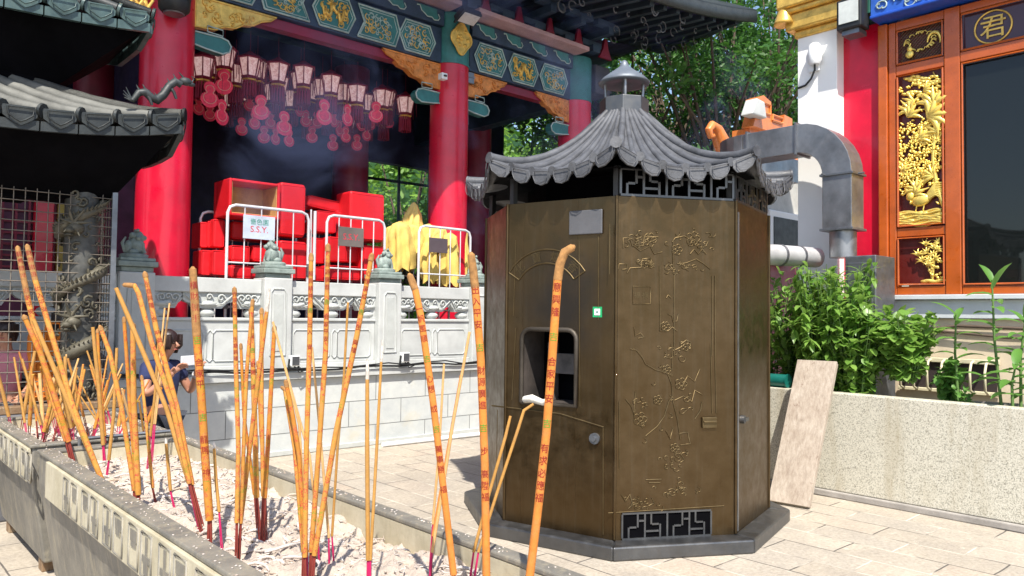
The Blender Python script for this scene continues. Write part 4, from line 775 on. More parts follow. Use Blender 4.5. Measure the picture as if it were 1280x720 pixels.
for k in range(8):
    P = kv(k, BR-.05); part(MB().box(P[0]-.02, P[0]+.02, P[1]-.02, P[1]+.02, BZ1-.02, 2.64), 'stub_post', BRONZED, kio)
A5, U5, N5, L5 = face(5)
part(MB().obox(A5+U5*.012+V(0, 0, 1.25)-N5*.01, U5*.011, N5*.002, (0, 0, 1.17)), 'door_gap_shade', DARK, kio); part(MB().obox(A5+U5*.034+V(0, 0, 1.23)+N5*.006, U5*.009, N5*.006, (0, 0, 1.12)), 'door_edge', STEEL, kio)  # black strip paints the shade inside the gap beside the door
u_, z_ = uz(5, 926, 524); part(MB().tube([A5+U5*u_+V(0, 0, z_), A5+U5*u_+N5*.03+V(0, 0, z_)], .03, 12).obox(A5+U5*(u_+.02)+N5*.035+V(0, 0, z_), U5*.04, N5*.006, (0, 0, .012)), 'door_latch', BRONZED, kio)
m = MB()
for k in range(8):
    a, b = kv(k, 1.325), kv(k+1, 1.325); c, d = kv(k, 1.155), kv(k+1, 1.155); z = V(0, 0, .095); g_ = 0
    m.add([a, b, d, c, a+z, b+z, d+z, c+z], [(0, 3, 2, 1), (4, 5, 6, 7), (0, 1, 5, 4), (1, 2, 6, 5), (2, 3, 7, 6), (3, 0, 4, 7)])
part(m, 'base_ring', BRONZED, kio, .012)
for k in range(8): P = kv(k, BR+.002); part(MB().tube([P+V(0, 0, .1), P+V(0, 0, BZ1)], .012, 6), 'corner_edge', BRONZE, kio)
# rags and bent ash at the opening
solo(MB().tube([gz(655, 500, .97)+V(0, 0, .0) if False else A+U*(ux0+.04)+N*.02+V(0, 0, uz0+.02), A+U*(ux0+.12)+N*.05+V(0, 0, uz0+.035), A+U*(ux0+.2)+N*.03+V(0, 0, uz0+.01), A+U*(ux0+.26)+N*.05+V(0, 0, uz0+.03)], [.025, .03, .022, .026], 8), 'crumpled_cloth', pm('dirty_white_cloth', (.62, .60, .55), .9, bump=.8, bscale=60), 'crumpled off white cloth on the sill of the furnace opening', 'cloth')
# roof
RR_, RN = 1.28, .185; NF = 6
def rp(k, t, s, lift=0.0):
    """k face, t along the face 0..1, s from eave 0 to neck 1"""
    r = RR_+(RN-RR_)*s; P = kv(k, r)*(1-t)+kv(k+1, r)*t; e = abs(2*t-1)
    z = 2.60+.135*(e**2.2)*(1-s)**1.6+.665*s**1.75+lift; q = (1-s)**2*.035*(e**3); P[:2] += (P[:2]-KC)*q; P[2] = z; return P
m = MB()
for k in range(8): m.grid(lambda u, v: rp(k, u, v), 12, 14)
part(m, 'roof_surface', TILE, kio, solid=.03)
m = MB(); cpz = MB()
for k in range(8):
    for i in range(NF+1):
        if i == NF: continue
        t = i/NF; smax = 1 if i in (0, 2, 4, 3) else .93; r0 = .030 if i else .038; 
        # rolls run straight up the slope, merging on the hips
        tt = lambda s: t if i == 0 else t
        pts = [rp(k, tt(s), s, .018) for s in np.linspace(0, smax, 15)]; rs = [r0*(1-.42*s)*(1+.10*((j % 2))) for j, s in enumerate(np.linspace(0, smax, 15))]
        m.tube(pts, rs, 8); d = nrm(pts[0]-pts[1]); cpz.tube([pts[0]+d*.0, pts[0]+d*.015], r0*1.08, 12)
part(m, 'barrel_tiles', TILE, kio); part(cpz, 'round_tile_ends', TILE, kio)
m = MB()
for k in range(8):
    for i in range(NF):
        a, b = rp(k, (i+.06)/NF, 0), rp(k, (i+.94)/NF, 0); Ud = nrm(b-a); w_ = np.linalg.norm(b-a); out = nrm(np.append((a+b)[:2]/2-KC, 0)); dn = nrm(V(0, 0, -1)+out*.12)
        mid = (a+b)/2+out*.014; pl = [(-w_/2, .02), (w_/2, .02), (w_*.5, -.03), (w_*.34, -.072), (0, -.088), (-w_*.34, -.072), (-w_*.5, -.03)]
        m.prism([(x, y) for x, y in pl][::-1], mid-out*.0, Ud, -dn, -.014)
        m.tube([mid+out*.016+Ud*(x*.8)+(-dn)*(y*.8-.004) for x, y in pl+[pl[0]]], .004, 4)
part(m, 'drip_tiles', TILE, kio, .002)
m = MB().add([kv(k, 1.24, 2.61) for k in range(8)]+[V(*KC, 2.70)], [(k, (k+1) % 8, 8) for k in range(8)]); part(m, 'eave_underside', DARK, kio)
nk = part(MB().lathe([(.205, 3.235), (.205, 3.40), (.195, 3.405), (.17, 3.39)], (*KC, 0), 8, False, KA[0]), 'neck_collar', BRONZED, kio, .005)
m = MB()
for k in range(0, 8, 2): a = KA[k]+.1; m.tube([V(KC[0]+.15*math.cos(a), KC[1]+.15*math.sin(a), 3.36), V(KC[0]+.16*math.cos(a), KC[1]+.16*math.sin(a), 3.575)], .014, 6)
m.tube([V(KC[0]-.03, KC[1]-.03, 3.36), V(KC[0]-.03, KC[1]-.03, 3.6)], .018, 8); part(m, 'cap_posts', STEEL, kio)
part(MB().lathe([(.0, 3.565), (.17, 3.535), (.21, 3.54), (.215, 3.55), (.18, 3.585), (.12, 3.63), (.065, 3.67), (.04, 3.69), (.035, 3.71), (.022, 3.735), (.004, 3.745)], (*KC, 0), 28), 'rain_cap', pm('blue_grey_cap', (.13, .15, .18), .5, metal=.3), kio)

# ------------------------------------------------------------------ tiered pagoda furnace with cage (left)
pg = thing('pagoda_furnace', 'tall tiered pagoda shaped incense furnace with black eaves and a wire mesh cage', 'pagoda furnace', (-.2, 7.4, 0))
CXr, CYf = 2.17, 6.45; zc = gy(236, 148, CYf)[2]; zm = gy(60, 140, CYf)[2]-.03
XL, YB = -2.6, 7.75
def tier(name, x1, y0, ze, zk, top, ztop, x0=XL, y1=YB, tmat=TILED, rmat=TILEP, nt=.245):
    tx0, tx1, ty0, ty1 = top
    C4 = [(x0, y0), (x1, y0), (x1, y1), (x0, y1)]; T4 = [(tx0, ty0), (tx1, ty0), (tx1, ty1), (tx0, ty1)]
    def sp(k, t, s, lift=0):
        a, b = V(*C4[k % 4]), V(*C4[(k+1) % 4]); c, d = V(*T4[k % 4]), V(*T4[(k+1) % 4]); e = abs(2*t-1); P = (a*(1-t)+b*t)*(1-s)+(c*(1-t)+d*t)*s
        return V(P[0], P[1], ze+(zk-ze)*max(0, (e-.35)/.65)**2.4*(1-s)**1.5+(ztop-ze)*s**1.35+lift)
    rs = part((lambda m: [m.grid(lambda u, v, k=k: sp(k, u, v), 30, 8) for k in range(4)] and m)(MB()), name, rmat, pg, solid=.03)
    m = MB(); dm = MB()
    for k in range(4):
        Lk = np.linalg.norm(V(*C4[(k+1) % 4])-V(*C4[k % 4])); n = int(Lk/nt)
        for i in range(n+1):
            t = i/n; pts = [sp(k, t, s, .02) for s in np.linspace(0, 1, 9)]; m.tube(pts, [.046*(1+.08*(j % 2)) for j in range(9)], 8)
            dm.tube([pts[0]+nrm(pts[0]-pts[1])*.01, pts[0]+nrm(pts[0]-pts[1])*.03], .055, 10)
        for i in range(n):
            a, b = sp(k, (i+.04)/n, 0), sp(k, (i+.96)/n, 0); Ud = nrm(b-a); w_ = np.linalg.norm(b-a); out = nrm(np.cross(Ud, V(0, 0, 1))); mid = (a+b)/2+out*.03
            pl = [(-w_/2, .03), (w_/2, .03), (w_*.46, -.045), (w_*.2, -.09), (0, -.115), (-w_*.2, -.09), (-w_*.46, -.045)]
            dm.prism(pl[::-1], mid, Ud, V(0, 0, 1), -.016); dm.tube([mid+out*.018+Ud*x*.72+V(0, 0, y*.72-.006) for x, y in pl+[pl[0]]], .006, 4)
            dm.obox(mid-out*.03+V(0, 0, -.10), Ud*w_*.52, out*.02, V(0, 0, .035))
    part(m, 'barrel_tiles', rmat, rs); part(dm, 'drip_tiles', tmat, rs)
    return sp
sp1 = tier('lower_roof', CXr, CYf, zm, zc, (-1.7, .98, 7.2, 7.35), gy(60, 100, 7.25)[2])
zr = gy(60, 92, 7.2)[2]
part(MB().box(-1.8, 1.02, 7.12, 7.2, zr-.06, zr+.05).box(-1.85, 1.08, 7.10, 7.22, zr+.055, zr+.09), 'ridge_beam', TILED, pg, .012)
zu = gy(188, 25, 6.62)[2]; xu = gy(188, 25, 6.62)[0]
sp2 = tier('upper_roof', xu, 6.62, zu-.05, zu+.03, (-1.2, .5, 7.1, 7.3), zu+.9, tmat=pm('teal_grey_glazed_tile', (.05, .085, .085), .4, var=.4, scale=8), rmat=TILED)
q = MB(); rr = random.Random(2)
for k in range(26): x = .2+k*.07; q.blob((x, 6.8, zu+.16+.04*math.sin(k*2)), (.05, .05, .08)); q.tube([V(x, 6.74, zu+.1), V(x+.05, 6.72, zu+.2), V(x, 6.74, zu+.3)], .014, 5)
part(q, 'roof_figures', GOLDP, pg)
# sooty undersides and unlit walls, their shade put into the black colour
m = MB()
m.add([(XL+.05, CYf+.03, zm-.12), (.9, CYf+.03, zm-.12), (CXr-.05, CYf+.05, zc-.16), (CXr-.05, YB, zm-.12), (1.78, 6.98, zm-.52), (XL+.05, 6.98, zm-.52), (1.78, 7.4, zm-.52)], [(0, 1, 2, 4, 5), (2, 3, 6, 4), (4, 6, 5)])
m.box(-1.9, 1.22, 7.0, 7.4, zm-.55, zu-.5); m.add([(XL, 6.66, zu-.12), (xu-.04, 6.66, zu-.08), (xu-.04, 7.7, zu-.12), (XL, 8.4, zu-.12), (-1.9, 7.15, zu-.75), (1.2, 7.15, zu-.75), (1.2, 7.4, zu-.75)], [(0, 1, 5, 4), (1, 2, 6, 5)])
part(m, 'soot_shade_eaves', DARK, pg)
# dragon finial on the corner
dg = MB(); o_ = V(CXr, CYf, zc)+V(-.02, 0, .02)
pts = [o_+V(-.36+.046*j, 0.0, .04+.055*math.sin(j*1.15)+.024*j) for j in range(9)]
dg.tube(pts, [.02, .028, .034, .036, .036, .034, .032, .034, .03], 8)
dg.blob(pts[-1]+V(.035, 0, .035), (.055, .035, .035)); dg.blob(pts[-1]+V(.08, 0, .02), (.035, .022, .018)); dg.tube([pts[-1]+V(.03, 0, .05), pts[-1]+V(-.02, 0, .10)], [.012, .004], 5); dg.tube([pts[-1]+V(.08, 0, .03), pts[-1]+V(.10, 0, .07), pts[-1]+V(.08, 0, .09)], [.008, .006, .004], 5)
for j in (2, 6): dg.tube([pts[j], pts[j]+V(.03, -.02, -.05), pts[j]+V(.05, -.02, -.10)], [.018, .014, .012], 6)
for a in (-.5, -.1, .3, .8): dg.tube([pts[0], pts[0]+V(-.07*math.cos(a), 0, .05+.07*math.sin(a))], [.012, .003], 5)
for j in range(1, 8): dg.tube([pts[j]+V(0, 0, .025), pts[j]+V(-.02, 0, .06)], [.010, .002], 4)
part(dg, 'corner_dragon', TILED, pg)
# dragon column at the corner
dc = MB(); px0, py0 = 1.60, 7.04
dc.tube([V(px0, py0, .84), V(px0, py0, 3.0)], .13, 14)
colp = part(dc, 'dragon_column', pm('sooty_bronze_carving', (.07, .07, .065), .5, metal=.2, var=.5, scale=8, bump=.8, bscale=30), pg)
dd_ = MB(); rr = random.Random(9)
pts = [V(px0+.15*math.cos(a), py0+.15*math.sin(a), .90+2.05*a/24) for a in np.linspace(0, 24, 150)]; dd_.tube(pts, [.040+.012*math.sin(j*.27)+.006*(j % 2) for j in range(150)], 7)
for j in range(0, 150): p_ = pts[j]; n_ = nrm(V(p_[0]-px0, p_[1]-py0, 0)); dd_.tube([p_+n_*.03+V(0, 0, .02), p_+n_*.065+V(0, 0, .05)], [.014, .002], 4)
for k in range(190):
    a = rr.uniform(0, 6.28); z = rr.uniform(.88, 2.95); r1 = rr.uniform(.012, .032); cc_ = V(px0+.14*math.cos(a), py0+.14*math.sin(a), z); Tn = V(-math.sin(a), math.cos(a), 0)
    dd_.tube([cc_+Tn*r1*1.6*(1-j/8)*math.cos(j*.8+k)+V(math.cos(a), math.sin(a), 0)*.012+V(0, 0, 1)*r1*1.6*(1-j/8)*math.sin(j*.8+k) for j in range(7)], r1*.42, 4)
for z in (1.5, 2.25): 
    dd_.blob((px0-.08, py0-.14, z), (.07, .07, .055)); dd_.blob((px0-.13, py0-.18, z-.02), (.045, .04, .028)); dd_.blob((px0-.13, py0-.17, z-.055), (.04, .035, .014)); 
    for k in range(6): dd_.tube([V(px0-.1, py0-.16, z+.04), V(px0-.1+.12*math.cos(k), py0-.22, z+.05+.12*math.sin(k))], [.02, .004], 5)
part(dd_, 'coiled_dragon', pm('gilt_worn_dragon', (.095, .085, .06), .6, metal=.15, var=.6, scale=7, bump=.8, bscale=40), colp)
part(MB().box(-2.3, 1.92, 6.86, 7.5, 0, .72).box(-2.35, 1.97, 6.80, 7.55, .722, .80), 'pedestal', pm('dark_grey_pedestal', (.10, .10, .11), .6, var=.4, bump=.4), pg, .015)
part(MB().box(-2.28, 1.90, 6.84, 6.96, .803, .86), 'brown_sill', RUST, pg, .006)
m = MB(); 
for k in range(50): x = 1.80-k*.078; m.tube([V(x, 6.93, .86), V(x, 6.93, zm-.40)], .0042, 4, caps=False)
for k in range(30): z = .88+k*.078; m.tube([V(1.81, 6.922, z), V(-2.2, 6.922, z)], .0042, 4, caps=False)
for k in range(7): y = 6.93+k*.078; m.tube([V(1.81, y, .86), V(1.81, y, zm-.40)], .0042, 4, caps=False)
for k in range(30): z = .88+k*.078; m.tube([V(1.81, 6.93, z), V(1.81, 7.4, z)], .0042, 4, caps=False)
part(m, 'wire_mesh', pm('tarnished_wire', (.20, .17, .14), .5, metal=.5, var=.4), pg)
m = MB(); m.box(1.79, 1.83, 6.91, 6.95, .86, zm-.38); m.box(-2.2, 1.8, 6.915, 6.945, 1.90, 1.925) if False else None
part(m, 'corner_bar', STEELD, pg)
part(MB().box(-2.2, -2.1, 7.3, 7.4, .8, 3.0).box(1.72, 1.80, 7.36, 7.44, .8, 3.0), 'rear_post', DARK, pg)

# ------------------------------------------------------------------ incense troughs
def trough(y0, y1, lb, x0=.96, x1=1.79, band=True):
    t = thing('incense_trough', lb, 'trough', ((x0+x1)/2, (y0+y1)/2, 0), 'ash filled incense troughs'); rw = .085; zt = .80; sl_ = .10
    # slanted outer shell
    a = [(x0+sl_, y0+.05), (x1-sl_, y0+.05), (x1-sl_, y1-.05), (x0+sl_, y1-.05)]; b = [(x0+.012, y0+.012), (x1-.012, y0+.012), (x1-.012, y1-.012), (x0+.012, y1-.012)]; n_ = 14
    m = MB(); m.add([(x, y, .08) for x, y in a]+[(x, y, .62) for x, y in b]+[(x, y, zt-.02) for x, y in b], [(0, 1, 5, 4), (1, 2, 6, 5), (2, 3, 7, 6), (3, 0, 4, 7), (4, 5, 9, 8), (5, 6, 10, 9), (6, 7, 11, 10), (7, 4, 8, 11), (3, 2, 1, 0)])
    part(m, 'outer_shell', BIN, t, .012)
    m = MB(); m.box(x0, x0+rw, y0, y1, zt-.02, zt); m.box(x1-rw*.8, x1, y0, y1, zt-.02, zt+.001); m.box(x0+rw+.001, x1-rw*.8-.001, y0, y0+rw, zt-.02, zt-.001); m.box(x0+rw+.001, x1-rw*.8-.001, y1-rw, y1, zt-.02, zt-.001)
    part(m, 'rim', BIN, t, .006)
    m = MB(); m.box(x0+rw-.004, x0+rw-.001, y0+rw, y1-rw, .5, zt-.021); m.box(x1-rw*.8+.001, x1-rw*.8+.012, y0+rw, y1-rw, .5, zt-.021); m.box(x0+rw, x1-rw*.8, y1-rw+.001, y1-rw+.012, .5, zt-.021); part(m, 'inner_wall', BINC, t)
    if band:
        m = MB(); m.box(x0-.012, x0+.010, y0+.02, y1-.30, .585, zt-.022); m.box(x0-.018, x0+.010, y0+.02, y1-.42, zt-.034, zt-.021) if False else None; bp = part(m, 'cream_band', BINC, t, .004)
        q = MB(); q2 = MB(); k = 0; y = 4.36 if y0 < 4 else 6.5
        while y > y0+.15:
            w2 = .118
            for j in range(2):
                ya = y-j*.155; q.tube([V(x0-.013, yy, zz) for yy, zz in ((ya, .60), (ya, .762), (ya-w2, .762), (ya-w2, .60), (ya, .60))], .0055, 4)
                if (k+j) % 2: q2.box(x0-.0155, x0-.0125, ya-w2+.018, ya-.018, .70, .745); q2.box(x0-.0165, x0-.0125, ya-w2*.75, ya-w2*.25, .68, .699)
                else: q2.box(x0-.0155, x0-.0125, ya-w2*.60, ya-w2*.40, .68, .75); q2.box(x0-.0165, x0-.0125, ya-w2+.016, ya-.016, .655, .68); q2.box(x0-.0165, x0-.0125, ya-w2+.035, ya-.035, .612, .654)
            y -= .36; k += 1
        part(q, 'raised_frames', BIN, bp); part(q2, 'raised_marks', BIN, bp)
    m = MB()
    for xx in (x0+.16, x1-.16):
        for yy in (y0+.2, y1-.2): m.box(xx-.05, xx+.05, yy-.05, yy+.05, 0, .085)
    for xx, yy in ((x0+.16, y0+.2),): pass
    for (xx, yy) in ((x0+.16, y0+.2), (x1-.16, y0+.2), (x0+.16, y1-.2), (x1-.16, y1-.2)): part(MB().box(xx-.05, xx+.05, yy-.05, yy+.05, 0, .082), 'foot', RUST, t, .006)
    def az(x, y): return .705+.014*math.sin(x*9+y*3)+.016*math.sin(y*6.3+x*4)+.012*math.sin(x*23+y*17)+.008*math.sin(x*47-y*39)+.004*math.sin(x*91+y*83)
    nx, ny = 64, int((y1-y0)/.012); rr = random.Random(int(y0*100)); m = MB(); xa, xb = x0+rw, x1-rw*.8; ya, yb = y0+rw*.5, y1-rw
    m.grid(lambda u, v: V(xa+(xb-xa)*u, ya+(yb-ya)*v, az(xa+(xb-xa)*u, ya+(yb-ya)*v)+rr.uniform(-.005, .006)), nx, ny)
    for _ in range(int(360*(y1-y0))):   # curled flakes and stubs
        x = rr.uniform(xa+.02, xb-.02); y = rr.uniform(ya+.02, yb-.02); a = rr.uniform(0, 6.28); L_ = rr.uniform(.012, .05); z = az(x, y)+.004; c_ = rr.uniform(-.9, .9)
        m.tube([V(x+L_*j/3*math.cos(a+c_*j), y+L_*j/3*math.sin(a+c_*j), z+rr.uniform(-.003, .007)) for j in range(4)], [.0016, .003, .0028, .001], 5)
    for _ in range(int(46*(y1-y0))):   # charred stubs and long curls lying on the ash
        x = rr.uniform(xa+.04, xb-.04); y = rr.uniform(ya+.04, yb-.04); a = rr.uniform(0, 6.28); L_ = rr.uniform(.05, .13); z = az(x, y)+.008; c_ = rr.uniform(-.35, .35)
        m.tube([V(x+L_*j/4*math.cos(a+c_*j), y+L_*j/4*math.sin(a+c_*j), z+.006*math.sin(j)) for j in range(5)], [.004, .006, .006, .005, .003], 6)
    for _ in range(int(90*(y1-y0))):   # crumbs fallen on the rim
        m.blob((rr.choice((rr.uniform(x0+.01, x0+rw), rr.uniform(x1-rw*.7, x1-.01))), rr.uniform(y0, y1), zt+.002), (rr.uniform(.002, .007), rr.uniform(.002, .006), .002), n=5, m=3)
    ash = solo(m, 'ash', ASH, lb.replace('trough', 'ash bed in the trough'), 'ash', kind='stuff', loc=((x0+x1)/2, (y0+y1)/2, .70))
    ash['label'] = 'pale pinkish ash with curled flakes filling the '+('nearer' if y0 < 4 else 'farther')+' trough'
    return az
azf = trough(.6, 5.08, 'nearer grey metal incense trough with cream fret band and pale ash')
trough(5.26, 6.74, 'farther grey metal incense trough set end to end beyond the nearer one', band=True)
solo(MB().tube([V(1.20, 5.17, .825), V(1.78, 5.17, .825)], .012, 6).tube([V(1.20, 5.17, .825), V(1.2, 5.17, .75)], .012, 6).tube([V(1.78, 5.17, .825), V(1.78, 5.17, .75)], .012, 6), 'grab_rail', STEEL, 'short bright metal rail across the gap between the two troughs', 'rail')

# ------------------------------------------------------------------ incense sticks
KIND = dict(t=(STK, STEMR), d=(STKD, STEMR), p=(STK2, STEM), w=(STKP, STEM), b=(STKB, STEMR))
def incense(pts, ob, base, wpx, kind, lb, grp='incense sticks standing in ash', tip=None, text=None, zb=.715, lean=0.0, stemn=2):
    """pts: pixel points from tip down; ob: where the orange body ends; base: where the stem meets the ash"""
    B = gz(*base, zb); d0 = depth(B); H = base[1]-pts[0][1]
    P = lambda x, y: gd(x, y, d0*(1+lean*(base[1]-y)/H))
    r = wpx*.41*d0/FPX; body = [P(*p) for p in pts]; E = P(*ob); body.append(E)
    t = thing('incense_stick', lb, 'incense stick', B, grp); mt, sm = KIND[kind]
    if tip is None and kind in 'td': tip = 'char'
    if len(body) == 2: body = [body[0]+(E-body[0])*q/6 for q in range(7)]
    rs = [r*(.86 if i == 0 else 1) for i in range(len(body))]
    if tip == 'ash':
        k = .10; a = body[0]; b_ = body[0]+(body[-1]-body[0])*k; part(MB().tube([a, (a+b_)/2+V(.001, 0, 0), b_], [r*.4, r*.8, r*.85], 8), 'ash_tip', ASHT, t); body[0] = b_
    part(MB().tube(body, rs, 10), 'stick', mt, t)
    if tip == 'char':
        m = MB(); q1 = body[3] if len(pts) > 6 else body[1] if len(pts) > 3 else body[0]+nrm(body[1]-body[0])*.02; m.tube(body[:4] if len(pts) > 6 else [body[0], (body[0]+q1)/2, q1], [r*.9]+[r*1.06]*(3 if len(pts) > 6 else 2), 10); m.tube([body[0]+nrm(body[0]-body[1])*r*.6, body[0]], [r*.3, r*.75], 8); part(m, 'charred_tip', CHAR, t)
    if stemn and np.linalg.norm(B-E) > .01:
        m = MB(); S = ROT@V(1, 0, 0); Bd = B-V(0, 0, .03)
        for j in range(stemn):
            o = S*((j-(stemn-1)/2)*r*.9); m.tube([E+o*.5+nrm(E-B)*.01, Bd+o*1.1], [max(.0018, r*.38)]*2, 5)
        part(m, 'stem', sm, t)
    if text:
        m, mg = MB(), MB(); pp = [body[k] for k in range(len(body))]; L = 0; segs = []
        for a, b_ in zip(pp[:-1], pp[1:]): segs.append((a, b_, L)); L += np.linalg.norm(b_-a)
        size = r*2.15; step = size*1.30; s0 = text[0]
        for i, c_ in enumerate(text[1]):
            at = s0+i*step
            if c_ == ' ': continue
            for a, b_, l0 in segs:
                l = np.linalg.norm(b_-a)
                if l0 <= at < l0+l: stick_text(mg if c_ in '吉❀' else m, (a, b_), r, c_, size, at-l0, step, 0)
        if m.v: part(m, 'printed_characters', INK, t)
        if mg.v: part(mg, 'green_character', GINK, t)
    return t
FG = 'thick dragon incense sticks in the foreground'
incense([(716, 309), (706, 315), (700, 330), (697, 350), (690, 450), (683, 540), (672, 640)], (662, 722), (654, 800), 13.5, 'b', 'thick orange incense stick with a bent ashy tip in front of the furnace opening', FG, 'char', (.09, '生意興隆 吉 合家平安 吉 有求必應福'))
incense([(589, 318), (594, 360), (601, 450), (606, 580)], (608, 722), (610, 790), 12.5, 'b', 'thick orange incense stick standing in front of the left edge of the furnace', FG, 'char', (.10, '出入平安 吉 財源廣進 吉 步步高陞福'))
incense([(512, 344), (519, 362), (526, 395), (541, 500), (553, 600)], (567, 718), (572, 780), 11, 'b', 'thick orange incense stick leaning left before the white terrace blocks', FG, 'char', (.10, '一帆風順 吉 心想事成 吉 萬事勝意福'))
incense([(241, 336), (246, 420), (252, 500), (257, 580)], (262, 650), (262, 692), 12, 'd', 'thick dark tipped incense stick just right of the person in navy', FG, 'char', (.06, '橫財就手 吉 合家平安 吉 龍馬精神'))
G2 = 'printed incense sticks in the nearer trough'
